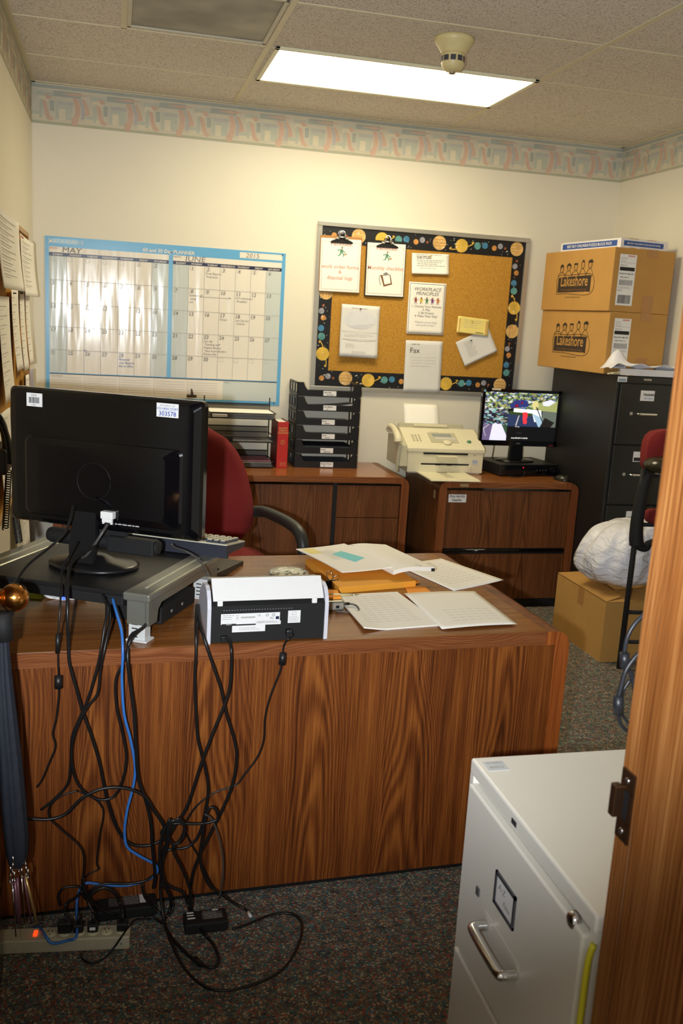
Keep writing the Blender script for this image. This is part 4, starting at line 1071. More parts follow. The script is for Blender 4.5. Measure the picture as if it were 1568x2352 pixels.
# ================================================================ monitor riser and what stands on it
RT = .868
t = thing('monitor_riser', 'silver and black monitor riser with adjustable legs, turned on the desk', 'monitor riser', (.093, 2.302, LT), -.495)
RH = RT-LT
def bracket(x0, outer):
    mb = MB(); mb.box(x0, x0+.075, -.004, .50, RH-.022, RH, SILVER, bevel=.005, seg=3); mb.box(x0+.034, x0+.041, .05, .40, RH-.0005, RH+.0015, mat('silver_ridge', (200, 200, 186), rough=.3, metal=.6, var=0), bevel=.0006)
    xs_ = x0+.062 if outer > 0 else x0+.003
    poly = [(0, RH-.02), (0, .046), (.048, .046), (.055, .078), (.075, .092), (.38, .092), (.40, .078), (.405, .05), (.45, .05), (.455, RH-.02)]
    mb.prism(poly, 0, .010, SILVER, M=T(xs_, 0, 0) @ Matrix(((0, 0, 1, 0), (1, 0, 0, 0), (0, 1, 0, 0), (0, 0, 0, 1))))
    mb.box(x0+.010, x0+.066, 0, .012, .046, RH-.02, SILVER, bevel=.002)
    br = mb.build('side_bracket', t)
    for y0 in (.003, .41):
        q = MB(); q.box(x0+.014, x0+.060, y0, y0+.034, .004, .062, GREYP2, bevel=.002)
        q.box(x0+.008, x0+.068, y0-.006, y0+.040, 0, .006, GREYP2, bevel=.002)
        for k in range(4): q.box(x0+.024, x0+.040, y0-.0008, y0+.001, .012+.011*k, .015+.011*k, DARKSLOT)
        plabel(q.build('leg', t), 'pale grey slotted leg')
GREYP2 = mat('leg_grey', (206, 208, 206), rough=.4, var=.02)
bracket(-.075, 1); bracket(-.56, -1)
MB().box(-.487, -.073, 0, .50, RH-.016, RH-.003, BLK, bevel=.003).build('platform', t)
mb = MB(); mb.box(-.487, -.078, .004, .42, RH-.042, RH-.016, MATTE, bevel=.003); mb.build('drawer', t)
led = MB(); led.box(-.250, -.243, -.001, .004, RH-.046, RH-.039, mat('led_blue', (60, 90, 255), emit=3, var=0)); plabel(led.build('indicator_light', t), 'tiny blue light')
t = thing('mini_computer', 'small black electronics box on the desk under the right arm of the riser', 'computer', (.120, 2.43, LT), -.495)
mb = MB(); mb.box(-.17, .0, .02, .24, .001, .050, MATTE, bevel=.003); mb.build('case', t)
mb = MB(); 
for k in range(2): mb.box(-.0005, .0015, .08+.07*k, .088+.07*k, .020, .027, GREYP)
mb.build('ports', t)

# big monitor seen from behind
t = thing('monitor', 'large glossy black monitor seen from behind on the riser', 'monitor', (-.050, 2.60, RT+.0002), -.506)
mb = MB(); mb.lathe([(0, 0), (.128, 0), (.130, .006), (.118, .011), (.060, .018), (.036, .030), (0, .032)], mat('stand_black', (24, 24, 26), rough=.3, var=.03), 48, M=Matrix.Diagonal((1, .78, 1, 1))); mb.build('stand_base', t)
mb = MB(); mb.prism([(-.036, .02), (.036, .02), (.040, .06), (.036, .160), (-.030, .160), (-.040, .06)], 0, .016, mat('stand_black', (24, 24, 26)), M=T(0, -.055, 0) @ RX(PI/2-.10)); mb.build('stand_neck', t)
W_, Z0_, Z1_ = .575, .111, .482
cx = .048
def rr_prism(w_, h_, r_, n=6):
    out = []
    for sx, sy, a0 in ((1, 1, 0), (-1, 1, 1), (-1, -1, 2), (1, -1, 3)):
        for k in range(n+1):
            a = (a0+k/n)*PI/2; out.append((sx*(w_/2-r_)+r_*math.cos(a), sy*(h_/2-r_)+r_*math.sin(a)))
    return out
def loft(mb, sections, m, M):
    n = len(sections[0][0]); vs = []
    for pts, z in sections: vs += [(x, y, z) for x, y in pts]
    N = len(sections)
    fs = [tuple(range(n))[::-1], tuple((N-1)*n+k for k in range(n))]+[(i*n+k, i*n+(k+1) % n, (i+1)*n+(k+1) % n, (i+1)*n+k) for i in range(N-1) for k in range(n)]
    mb.add(vs, fs, m, False, M)
MM = T(cx, -.010, (Z0_+Z1_)/2) @ RX(PI/2)
mb = MB()
hh = Z1_-Z0_
loft(mb, [(rr_prism(W_, hh, .014), 0), (rr_prism(W_, hh, .014), .020), (rr_prism(W_-.012, hh-.010, .016), .028), (rr_prism(W_-.05, hh-.03, .02), .034)], GLOSS, MM)
mb.build('back_cover', t)
mb = MB(); loft(mb, [(rr_prism(W_-.09, hh*.60, .02), .030), (rr_prism(W_-.12, hh*.57, .02), .038), (rr_prism(W_-.20, hh*.48, .02), .042)], GLOSS, MM @ T(0, -hh*.14, 0)); mb.build('rear_hump', t)
mb = MB(); mb.tube([(.05*math.cos(a), .05*math.sin(a), .0419) for a in [2*PI*k/24 for k in range(25)]], .0008, BLK, seg=4, n=1, M=MM @ T(-.02, -.05, 0)); mb.build('moulded_ring', t)
mb = MB(); loft(mb, [(rr_prism(W_-.004, hh-.004, .012), -.004), (rr_prism(W_, hh, .014), 0)], BLK, MM); mb.box(-W_/2+.02, W_/2-.02, -hh/2+.02, hh/2-.02, -.0045, -.004, GLOSS, M=MM); mb.build('front_bezel', t)
def dec(mb, u, v): return (u, v)
mb = MB(MM); u, v = -W_/2+.060, hh/2-.050
mb.box(u, u+.048, v, v+.036, .0345, .0352, LABEL)
x = u+.008
rq = random.Random(2)
while x < u+.040: w_ = .0008+rq.random()*.0016; mb.rect(x, x+w_, v+.009, v+.025, .0355, INK); x += w_+.001
mb.text('22526', u+.014, v+.028, .0355, .007, INK); mb.text('1-203', u+.014, v+.002, .0355, .006, INK)
mb.build('barcode_sticker', t)
mb = MB(MM); u, v = W_/2-.130, hh/2-.047
mb.box(u, u+.062, v, v+.036, .0345, .0352, LABEL)
mb.text('PROPERTY OF', u+.031, v+.0275, .0355, .0068, INKG, 'CENTER'); mb.text('CDI HEAD START', u+.031, v+.0195, .0355, .0078, INKB, 'CENTER', bold=.0001)
mb.text('303578', u+.031, v+.0035, .0355, .0165, INKB, 'CENTER', bold=.0002)
mb.rect(u+.008, u+.0545, v+.017, v+.0175, .0355, INKB)
mb.build('property_sticker', t)
mb = MB(MM); u = .040; v = -hh/2+.026
mb.lines(u, u+.075, v+.012, .005, 4, .0352, LABEL, .0018, jit=.1); mb.rect(u-.02, u-.004, v-.006, v+.010, .0352, mat('dim_print', (60, 60, 62), var=0)); mb.lines(-.145, -.120, -hh/2+.045, .005, 4, .0352, mat('dim_print2', (120, 120, 124), var=0), .0015, jit=.1)
mb.build('rating_print', t)
mb = MB(MM); mb.box(.010, .046, -hh/2+.040, -hh/2+.060, .040, .060, WHITE, bevel=.002); mb.box(.013, .043, -hh/2+.030, -hh/2+.042, .048, .058, WHITE, bevel=.002)
for q in (.014, .038): mb.box(q, q+.005, -hh/2+.026, -hh/2+.034, .050, .056, WHITE)
plabel(mb.build('video_plug', t), 'white video cable plug')
o = MB().tube([(.078, -.066, .136), (.075, -.085, .120), (.060, -.095, .090), (.035, -.095, .055), (.012, -.085, .040)], .0042, CABLEG).build('video_cable', t)
mb = MB(RY(PI/2)); 
mb.lathe([(0, -.145), (.018, -.145), (.022, -.135), (.022, .185), (.018, .195), (0, .195)], MATTE, 20, M=T(-.070, .006, 0)); mb.box(-.092, -.048, -.022, .010, .05, .19, MATTE, bevel=.004); mb.box(-.112, -.088, -.004, .010, -.05, .10, MATTE)
sb = mb.build('sound_bar', t)

# keyboard parked at the back of the riser
t = thing('keyboard', 'beige-topped keyboard with a dark edge resting behind the monitor', 'keyboard', (.325, 2.650, RT), -.495)
KEYB = mat('key_beige', (206, 202, 178), rough=.5, var=.02); KEYD = mat('key_grey', (70, 72, 80), rough=.5, var=.02); KBS = mat('keyboard_side', (44, 46, 58), rough=.5, var=.03)
mb = MB(); mb.prism([(0, .012), (.15, .006), (.15, .020), (0, .040)], -.44, 0, KBS, M=Matrix(((0, 0, 1, 0), (1, 0, 0, 0), (0, 1, 0, 0), (0, 0, 0, 1)))); mb.build('case', t)
mb = MB(); mb.prism([(0, .040), (.15, .020), (.15, .024), (0, .044)], -.44, 0, KEYB, M=Matrix(((0, 0, 1, 0), (1, 0, 0, 0), (0, 1, 0, 0), (0, 0, 0, 1)))); mb.build('top_plate', t)
for r_ in range(5):
    for c in range(20):
        x = -.018-.0205*c; y = .018+.024*r_; z = .043-.0040*r_*.8
        if r_ == 0 and c % 4 == 3: continue
        mb = MB(); mb.prism([(-.0085, -.0095), (.0085, -.0095), (.0085, .0095), (-.0085, .0095)], 0, .007, KEYD, M=T(x, y, z)); mb.prism([(-.0065, -.0075), (.0065, -.0075), (.0065, .0075), (-.0065, .0075)], .007, .009, KEYB, M=T(x, y, z)); mb.build('key', t)
mb = MB(); kp = [Vector(p) for p in [(0.1611,2.58,0.931),(0.1641,2.55,0.931),(0.1945,2.52,0.9262),(0.2254,2.5,0.9115),(0.2432,2.48,0.892),(0.2514,2.46,0.8729)]]
IK = (T(*t.location) @ RZ(-.495)).inverted()
mb.tube([IK @ p for p in kp], .0022, CABLEG); mb.build('keyboard_cord', t)
o = MB().box(0, .44, 0, .012, 0, .012, KBS).build('rear_foot', t); o.location = (-.44, .005, 0)

t = thing('dark_device', 'dark grey slim device with ridged lines on the desk beyond the riser', 'device', (0.2006,2.8578)+(LT,), -.495)
mb = MB(); mb.prism([(0, 0), (.30, 0), (.30, .012), (0, .032)], 0, .105, mat('device_dark', (58, 52, 44), rough=.5, var=.05), M=Matrix(((0, 0, 1, 0), (1, 0, 0, 0), (0, 1, 0, 0), (0, 0, 0, 1)))); mb.build('body', t)
for k in range(4): MB().box(.03, .09, .05+.022*k, .053+.022*k, .0315-.0014*k-.004, .0325-.0015*k, DARKSLOT).build('ridge', t)

# ================================================================ document scanner at the front edge of the desk
t = thing('document_scanner', 'black and white document scanner with its back to the room door', 'scanner', (.237, 2.290, LT), .062)
SW = .324
SIDE = mat('scanner_side', (214, 214, 224), rough=.3, var=.01)
prof = [(0, 0), (0, .095), (.006, .118), (.022, .138), (.045, .146), (.085, .142), (.125, .115), (.155, .06), (.158, 0)]
AX = Matrix(((0, 0, 1, 0), (1, 0, 0, 0), (0, 1, 0, 0), (0, 0, 0, 1)))
for x in (0, SW-.010): mb = MB(); mb.prism(prof, x, x+.010, SIDE, M=AX); plabel(mb.build('side_plate', t), 'rounded silver-white side')
mb = MB(); mb.prism([(.004, .002), (.004, .100), (.020, .112), (.045, .122), (.090, .120), (.14, .07), (.150, .002)], .010, SW-.010, MATTE, M=AX)
for k in range(26): mb.box(.042+.0072*k, .045+.0072*k, .0028, .0042, .0875, .0895, mat('vent_dot', (120, 120, 128), var=0))
mb.build('body', t)
mb = MB(); 
mb.prism([(.003, .114), (.0075, .112), (.050, .160), (.044, .164)], .015, SW-.014, WHITE, M=AX)
mb.prism([(.044, .164), (.050, .160), (.115, .142), (.115, .147)], .015, SW-.014, WHITE, M=AX)
mb.box(.026, .040, .002, .010, .100, .116, WHITE, bevel=.002).box(SW-.046, SW-.032, .002, .010, .100, .116, WHITE, bevel=.002)
plabel(mb.build('paper_chute_cover', t), 'white folded paper chute cover')
mb = MB(T(0, 0, .006) @ RX(PI/2)); z = -.0030
mb.rect(.036, .192, .044, .073, z, LABEL); mb.rect(.128, .195, .040, .050, z, LABEL); mb.rect(.038, .076, .0425, .046, z+.0002, INK)
mb.text('FUJITSU', .057, .0428, z+.0004, .004, LABEL, 'CENTER')
mb.lines(.040, .070, .068, .005, 3, z+.0003, INKG, .0012); mb.lines(.075, .085, .068, .005, 3, z+.0003, INKG, .0012); mb.rect(.088, .126, .060, .064, z+.0003, INKL)
mb.text('CE', .132, .064, z+.0003, .007, INKG, bold=.0001); mb.text('FC', .166, .055, z+.0003, .008, INKG, bold=.0002); mb.rect(.181, .190, .054, .062, z+.0003, PLNAVY); mb.lines(.132, .19, .049, .003, 2, z+.0003, INKG, .0009)
for xx in (.158, .175): mb.tube([(xx+.0033*math.cos(a), .0665+.0033*math.sin(a), z+.0004) for a in [2*PI*k/10 for k in range(11)]], .0005, INK, seg=4, n=1)
mb.box(.066, .154, .022, .040, -.0045, z, LABEL, bevel=.003); mb.lines(.084, .140, .033, .0045, 2, z+.0004, INKG, .0010)
mb.rect(.214, .248, .042, .076, z, LABEL); mb.lines(.217, .245, .058, .004, 4, z+.0003, INKG, .0009); mb.tube([(.225, .064, z+.0004), (.225, .072, z+.0004), (.236, .072, z+.0004), (.236, .064, z+.0004), (.225, .064, z+.0004)], .0004, INKG, seg=4, curve=False)
plabel(mb.build('rating_labels', t), 'white printed rating labels')
MB().box(.036, .054, -.010, .004, .006, .022, BLK, bevel=.002).build('usb_plug', t)
MB().box(.208, .226, -.016, .004, .014, .034, BLK, bevel=.004).build('power_plug', t)

# ================================================================ papers and small things on the desk
def flat(name, label, cat, pts, z, th, m, mark=None, group=None, lift=None, extra=None):
    """a sheet or pad lying on the desk, given its outline in world x,y"""
    cx_ = sum(p[0] for p in pts)/len(pts); cy_ = sum(p[1] for p in pts)/len(pts)
    root = thing(name, label, cat, (cx_, cy_, z), 0, group)
    P = [(p[0]-cx_, p[1]-cy_) for p in pts]
    if len(P) == 4:
        a, b_, c, d = [Vector((x, y)) for x, y in P]
        def fn(u, v):
            q = (a*(1-u)+b_*u)*(1-v)+(d*(1-u)+c*u)*v
            return (q.x, q.y, th+(lift(u, v) if lift else 0))
        mb = MB(); mb.sheet(fn, 14, 14, m, th, smooth=th < .002)
        if mark:
            for (u0, u1, v, h_, mm) in mark:
                for k in range(6):
                    ua = u0+(u1-u0)*k/6; ub = u0+(u1-u0)*(k+.8)/6
                    p0, p1, p2, p3 = [Vector(fn(*q))+Vector((0, 0, .0006)) for q in ((ua, v), (ub, v), (ub, v+h_), (ua, v+h_))]
                    mb.add([p0, p1, p2, p3], [(0, 1, 2, 3)], mm)
        mb.build('sheet', root)
        if extra: extra(root, fn)
    else:
        mb = MB(); mb.prism(P, 0, th, m); mb.build('sheet', root)
    return root
FAINT = mat('ink_faint', (222, 218, 208), rough=.8, var=0)
MK = [(.12, .8, .1+.07*k, .010, FAINT) for k in range(11)]
def XY(l): return [(p[0], p[1]) for p in l]
flat('paper_sheets', 'white paper sheets lying at the right end of the desk near the far edge', 'paper', XY([(0.9704,3.0543,0.739),(1.1733,3.1292,0.739),(1.2977,2.8436,0.739),(1.074,2.7249,0.739)]), LT, .0012, PAPER, MK, lift=lambda u, v: .006*(u-.5)**2)
flat('paper_stack', 'slightly fanned paper stack on the desk just right of the scanner', 'paper', XY([(0.6722,2.6935,0.741),(0.8799,2.717,0.741),(0.9167,2.3943,0.741),(0.6749,2.358,0.741)]), LT, .004, PAPER, [(.1, .85, .1+.06*k, .010, FAINT) for k in range(13)], lift=lambda u, v: .010*max(0, .25-u)*4*(v))
flat('paper_sheet', 'single large sheet overhanging others at the front right of the desk', 'paper', XY([(0.8956,2.6937,0.745),(1.1369,2.7024,0.745),(1.1395,2.3759,0.745),(0.9005,2.3496,0.745)]), LT+.0052, .0008, PAPER, [(.25, .9, .55+.07*k, .010, FAINT) for k in range(5)], lift=lambda u, v: .003*math.sin(u*3))
flat('sticky_note', 'orange sticky note on the desk between the sheets and the envelope', 'sticky note', XY([(0.9274,2.795,0.739),(0.995,2.7774,0.739),(0.9926,2.7044,0.739),(0.912,2.7079,0.739)]), LT+.001, .001, STICKO)
ENVZ = LT
t = flat('manila_envelope', 'orange manila envelope stuffed with papers under the open book', 'envelope', XY([(0.6514,3.0639,0.757),(0.9417,2.9887,0.757),(0.9625,2.7828,0.757),(0.6885,2.7193,0.757)]), ENVZ, .020, ORANGE, lift=lambda u, v: .004*math.sin(u*PI)*(1-v))
flat('paper_wad', 'white papers and red card poking out of the orange envelope', 'paper', XY([(0.8934,2.927,0.745),(0.9708,2.8868,0.745),(0.9584,2.814,0.745),(0.842,2.7879,0.745)]), LT, .003, PAPER)
flat('paper_slip', 'orange card corner sticking out right of the manila envelope', 'card', XY([(0.9687,2.9191,0.742),(0.9933,2.823,0.742),(0.9642,2.7986,0.742),(0.932,2.8252,0.742)]), LT+.0032, .001, STICKO)
OBZ = .79
pl = XY([(0.6239,3.1061,0.79),(0.8058,3.1436,0.79),(0.9015,2.8301,0.79),(0.7164,2.803,0.79)]); pr = XY([(0.8007,3.1235,0.795),(0.9542,3.1233,0.795),(1.0348,2.8142,0.795),(0.8881,2.7964,0.795)])
cx_, cy_ = pl[2]
t = thing('open_binder', 'open white book of papers with a blue sticky note on top of the orange envelope', 'book', (cx_, cy_, LT))
def pagefn(P, zf):
    a, b_, c, d = [Vector((x-cx_, y-cy_)) for x, y in P]
    def fn(u, v):
        q = (a*(1-u)+b_*u)*(1-v)+(d*(1-u)+c*u)*v
        return (q.x, q.y, zf(u, v))
    return fn
fl_ = pagefn(pl, lambda u, v: .046+.010*u*u+.003*math.sin(v*3))
fr_ = pagefn(pr, lambda u, v: .048+.018*math.sin(min(1, u*1.6+.1)*PI/2)*(1-.5*u))
mb = MB(); mb.sheet(fl_, 14, 14, PAPER, .003, smooth=False)
for k in range(8):
    p = [Vector(fl_(u, v))+Vector((0, 0, .0006)) for u, v in ((.25, .2+.05*k), (.55, .2+.05*k), (.55, .215+.05*k), (.25, .212+.05*k))]; mb.add(p, [(0, 1, 2, 3)], FAINT)
p = [Vector(fl_(u, v))+Vector((0, 0, .0006)) for u, v in ((.08, .04), (.30, .04), (.30, .28), (.06, .28))]; mb.add(p, [(0, 1, 2, 3)], mat('highlight_yellow', (246, 232, 150), rough=.8, var=0))
mb.build('left_pages', t)
mb = MB(); mb.sheet(fr_, 14, 14, PAPER, .014, smooth=False)
p = [Vector(fr_(u, v))+Vector((0, 0, .0008)) for u, v in ((.12, .0), (.14, .0), (.72, .98), (.69, .98))]; mb.add(p, [(0, 1, 2, 3)], INKL)
mb.build('right_pages', t)
e = [Vector(fr_(.92, 1))+Vector((0, -.003, -.004)), Vector(fr_(1, 1))+Vector((0, -.003, -.004)), Vector(fr_(1, 1))+Vector((0, -.003, -.014)), Vector(fr_(.92, 1))+Vector((0, -.003, -.014))]
mb = MB(); mb.add(e+[q+Vector((0, .006, 0)) for q in e], [(0, 1, 2, 3), (7, 6, 5, 4), (0, 4, 5, 1), (1, 5, 6, 2), (2, 6, 7, 3), (3, 7, 4, 0)], MATTE); mb.build('clip', t)
mb = MB(); p0 = [Vector(fl_(u, v))+Vector((0, 0, .0011)) for u, v in ((.40, .36), (.66, .28), (.80, .62), (.52, .72))]
mb.add(p0+[q-Vector((0, 0, .0006)) for q in p0], [(0, 1, 2, 3), (7, 6, 5, 4), (0, 4, 5, 1), (1, 5, 6, 2), (2, 6, 7, 3), (3, 7, 4, 0)], STICKB); plabel(mb.build('sticky_note', t), 'light blue sticky note')
t = thing('foil_dish', 'round foil dish of folded pale scraps behind the scanner', 'dish', (0.5699,2.9343,0.75)[:2]+(LT,))
mb = MB(); mb.lathe([(0, .001), (.05, .001), (.068, .010), (.066, .011), (.048, .003), (0, .003)], mat('foil', (170, 172, 168), rough=.25, metal=.9, var=.05), 30); mb.build('dish', t)
for k in range(22):
    a = k*2.4; r_ = .008*k**.6
    mb = MB(T(r_*math.cos(a), r_*math.sin(a), .008+.010*(1-r_/.06)) @ RZ(a*1.7) @ RX(.3*math.sin(k))); mb.prism([(-.011, -.005), (.011, -.006), (.009, .006), (-.009, .005)], 0, .002, mat('scrap', (226, 222, 196), rough=.5, var=.02)); mb.build('folded_scrap', t)
t = thing('binder_clip', 'dark binder clip with silver levers at the right end of the scanner', 'binder clip', (0.6838,2.7939,0.745)[:2]+(LT,), .3)
mb = MB(); mb.prism([(-.010, 0), (.010, 0), (.003, .022), (-.003, .022)], -.022, .022, MATTE, M=AX); mb.build('clip_body', t)
for s_ in (-1, 1): MB().tube([(-.008, .005*s_, .020), (-.011, .020*s_, .036), (0, .026*s_, .044), (.011, .020*s_, .036), (.008, .005*s_, .020)], .0014, CHROME).build('lever', t)
t = thing('pen', 'slim beige pen lying right of the scanner top', 'pen', (0.6658,2.5913,0.79)[:2]+(LT+.030,), -.02)
mb = MB(); mb.cyl((-.06, 0, .005), (.030, 0, .005), .0045, mat('pen_beige', (216, 200, 150), rough=.3, var=0)); mb.build('barrel', t)
mb = MB(); mb.cyl((.030, 0, .005), (.052, 0, .005), .0045, mat('pen_tip', (190, 180, 150), rough=.3, metal=.6, var=0), r1=.001); mb.build('tip', t)
t = thing('external_drive', 'silver external drive partly behind the right side of the scanner', 'drive', (0.644,2.5422,0.737)[:2]+(LT,), .05)
mb = MB(); mb.box(-.060, .022, 0, .10, 0, .030, SILVER, bevel=.008, seg=4); mb.build('case', t)
mb = MB(); mb.box(-.020, .016, -.0012, .001, .006, .024, ALU, bevel=.001).box(-.006, .004, -.002, .0, .010, .018, DARKSLOT); mb.build('port_panel', t)
mb = MB(); mb.tube([(.022, .02, .016), (.038, .018, .016), (.058, .010, .013), (.062, -.012, .006), (.045, -.026, .005), (.015, -.022, .005), (-.01, -.012, .005)], .0026, CABLEG); mb.cyl((.020, .02, .016), (.040, .018, .016), .0045, CABLE, 12); mb.build('cable', t)
t = flat('sticky_pad', 'orange sticky note pad on top of the silver drive', 'sticky note', XY([(0.625,2.6439,0.772),(0.6643,2.6376,0.772),(0.6583,2.5666,0.772),(0.6067,2.5604,0.772)]), LT+.0305, .006, STICKO)
flat('note_pad', 'lime yellow note pad under the left end of the monitor riser', 'note pad', XY([(-0.2527,2.8431,0.745),(-0.1827,2.7899,0.745),(-0.1988,2.7029,0.745),(-0.2464,2.7136,0.745)]), LT, .008, STICKY)
t = thing('crumpled_tissue', 'crumpled white tissue on the desk under the riser', 'tissue', (-0.1331,2.717,0.745)[:2]+(LT,))
b = bmesh.new(); bmesh.ops.create_icosphere(b, subdivisions=4, radius=1)
rn = random.Random(8)
for q in b.verts:
    f = 1+.18*math.sin(q.co.x*9+q.co.y*5)+.15*math.sin(q.co.y*13-q.co.z*7)+rn.uniform(-.05, .05)
    q.co = Vector((q.co.x*.05*f, q.co.y*.03*f, max(0, (q.co.z+.6)*.014*f)))
mb = MB(); mb.frombm(b, PAPERG); b.free(); mb.build('tissue', t)

# ================================================================ things on the left credenza
t = thing('wire_organizer', 'black wire mesh three-tier desk organizer on the credenza beside the red book', 'desk organizer', (.50, 5.115, LT))
OW, OD = .375, .24
def hoop(mb, z, y0, y1, x0=0, x1=OW, r_=.0028): mb.tube([(x0+.01, y0, z), (x1-.01, y0, z), (x1, y0+.01, z), (x1, y1-.01, z), (x1-.01, y1, z), (x0+.01, y1, z), (x0, y1-.01, z), (x0, y0+.01, z), (x0+.01, y0, z)], r_, MATTE, curve=False, seg=6)
for k, z in enumerate((.006, .145, .275)):
    mb = MB(); hoop(mb, z, 0, OD); hoop(mb, z+.030, 0, OD); hoop(mb, z+.062, OD-.01, OD)
    mb.box(.004, OW-.004, .0, .0012, z, z+.030, WMESH).box(.004, OW-.004, 0, OD, z, z+.0012, WMESH).box(.004, OW-.004, OD-.0012, OD, z, z+.06, WMESH)
    tr = mb.build('tray', t)
    if k: mb = MB(); mb.box(.02 if k == 2 else .06, .11 if k == 2 else .14, -.004, -.001, z+.004, z+.026, BLK); mb.build('label_clip', tr)
    if k == 2: mb = MB(RX(PI/2)); mb.box(.024, .106, z+.007, z+.023, .004, .0046, LABEL); mb.text('Program Documents', .027, z+.011, .005, .009, INK, bold=.0003); mb.build('label', tr)
for x in (0, OW):
    MB().tube([(x, OD-.01, 0), (x, OD-.01, .375)], .0035, MATTE, curve=False).build('post', t)
for k, (z, n_, m_, l) in enumerate([(.0085, .022, PAPER, 'thick white bound document in the lowest tray of the wire organizer'), (.1475, .004, PAPERG, 'thin grey papers in the middle tray of the wire organizer'), (.2775, .030, PAPER, 'stack of loose papers in the top tray of the wire organizer')]):
    mb = MB(); rn = random.Random(k)
    q = n_/5
    for j in range(5): a = rn.uniform(-.006, .006); c = PAPERG if j % 2 else m_; mb.box(.010+a, OW-.012+a, .004+abs(a)*.3, OD-.02, q*j, q*(j+1)-.0003, c)
    if k == 0: mb.box(.012, OW-.012, .03, OD-.02, n_, n_+.006, mat('mauve_card', (170, 110, 130), rough=.7, var=.02))
    if k == 2: mb.box(.014, OW-.016, .008, OD-.03, n_-.004, n_-.003, STICKY)
    o = mb.build('paper_stack', loc=(.50, 5.115, LT+z)); tag(o, l, 'papers', 'papers in the wire organizer')
t = thing('red_book', 'thick red hardback book standing between the wire organizer and letter trays', 'book', (.893, 5.13, LT), .02)
BK_W, BK_D, BK_H = .062, .20, .262
mb = MB(); mb.box(0, BK_W, 0, .006, 0, BK_H, REDBOOK, bevel=.002); plabel(mb.build('spine', t), 'bright red spine')
mb = MB(); mb.box(0, .004, .002, BK_D, 0, BK_H, REDD); mb.build('cover', t); mb = MB(); mb.box(BK_W-.004, BK_W, .002, BK_D, 0, BK_H, REDD); mb.build('cover', t)
MB().box(.004, BK_W-.004, .006, BK_D-.006, .004, BK_H-.006, PAPER).build('page_block', t)
mb = MB(RX(PI/2) @ T(0, 0, .0004)); 
for k, s_ in enumerate(['BARTLETT', 'GUIDE TO', 'COLORADO']): mb.text(s_, BK_W/2, BK_H-.040-.013*k, 0, .0125, GOLD, 'CENTER', sx=.85, bold=.0002)
mb.tube([(BK_W/2+.012*math.cos(a), BK_H*.56+.012*math.sin(a), .0003) for a in [2*PI*k/16 for k in range(17)]], .0009, GOLD, seg=4, n=1); mb.text('N', BK_W/2, BK_H*.56-.005, 0, .013, GOLD, 'CENTER')
mb.text('SECOND', BK_W/2+.006, .026, 0, .009, GOLD, 'CENTER'); mb.text('EDITION', BK_W/2+.006, .014, 0, .009, GOLD, 'CENTER')
mb.build('gold_lettering', t)
names = ['Expense & Purchase Rq', 'Monthly registration', 'Vendor Checks', 'Payroll Memos', 'Dist of Materials Ltr', 'Adjust. Safety Documents']
TRW, TRD, TRH = .372, .245, .0815
TRB = mat('tray_black', (20, 20, 22), rough=.4, var=.03)
def tray_at(k, first=None):
    if first is None:
        t = thing('letter_tray', '', 'letter tray', (1.0, 5.166, LT), 0, 'stacked black letter trays')
        mb = MB(); mb.box(.004, TRW-.004, .004, TRD, 0, .004, TRB); mb.build('tray_floor', t)
        for sx in (0, 1):
            x0 = 0 if sx == 0 else TRW-.006
            mb = MB()
            mb.box(x0, x0+.006, 0, TRD, 0, .020, TRB).box(x0, x0+.006, 0, TRD, .066, .078, TRB)
            for y in (0, .075, .155, TRD-.02): mb.box(x0, x0+.006, y, y+.022, .018, .070, TRB)
            mb.build('side_wall', t)
        fp = [(0, 0), (TRW, 0), (TRW, .078), (TRW-.028, .078), (TRW-.040, .062), (TRW-.048, .036), (.060, .036), (.048, .050), (.036, .078), (0, .078)]
        mb = MB(EM); mb.prism(fp, 0, -.006, TRB); mb.build('front_lip', t)
        return t
    r = first.copy(); C.objects.link(r); r.location = (1.0, 5.166, LT+TRH*k)
    for ch in first.children:
        c = ch.copy(); C.objects.link(c); c.parent = r
    return r
tray0 = tray_at(0)
wh = ['bottom', 'second', 'third', 'fourth', 'fifth', 'top']
desc = ['lowest of the stack, standing on the credenza', 'second from the bottom of the stack', 'third from the bottom of the stack', 'third from the top of the stack', 'second from the top of the stack', 'topmost of the stack']
trays = [tray0]+[tray_at(k, tray0) for k in range(1, 6)]
for k, tr in enumerate(trays):
    tr['label'] = 'black letter tray, '+desc[k]
    mb = MB(RX(PI/2)); a = .155-.004*(k % 2); mb.box(a, a+.075, .006, .034, 0, .0008, LABEL)
    w1, w2 = names[k].rsplit(' ', 1)
    mb.text(w1, a+.004, .022, .0012, .0095, INK, shear=.2, sx=.8, bold=.0002); mb.text(w2, a+.018, .010, .0012, .0095, INK, shear=.2, sx=.9, bold=.0002)
    plabel(mb.build('label_card', tr), 'white handwritten label card')
    if k < 5:
        mb = MB(); rn = random.Random(20+k); h_ = [.030, .040, .012, .016, .034][k]
        pm = [mat('folder_slate', (96, 104, 116), rough=.6, var=.1), mat('folder_black', (48, 50, 56), rough=.6, var=.25), PAPERG, PAPER, PAPERG][k]
        if k == 4:
            mb.sheet(lambda u, v: (.025+u*(TRW-.05), .02+v*(TRD-.05), .012+.030*u*u*(1-.3*v)), 10, 4, pm, .008)
        else:
            for j in range(4): a = rn.uniform(-.004, .004); mb.box(.02+a, TRW-.03+a, .015+abs(a), TRD-.02, h_*j/4, h_*(j+1)/4-.0004, pm if j % 2 or k < 2 else PAPER)
        o = mb.build('paper_stack', loc=(1.0, 5.166, LT+TRH*k+.0045)); tag(o, 'papers lying in the letter tray, '+desc[k], 'papers', 'papers in the letter trays')
t = thing('bulldog_clip', 'small metal clip hanging near the lower edge of the wall planner', 'clip', (0.4322,5.4,1.1125))
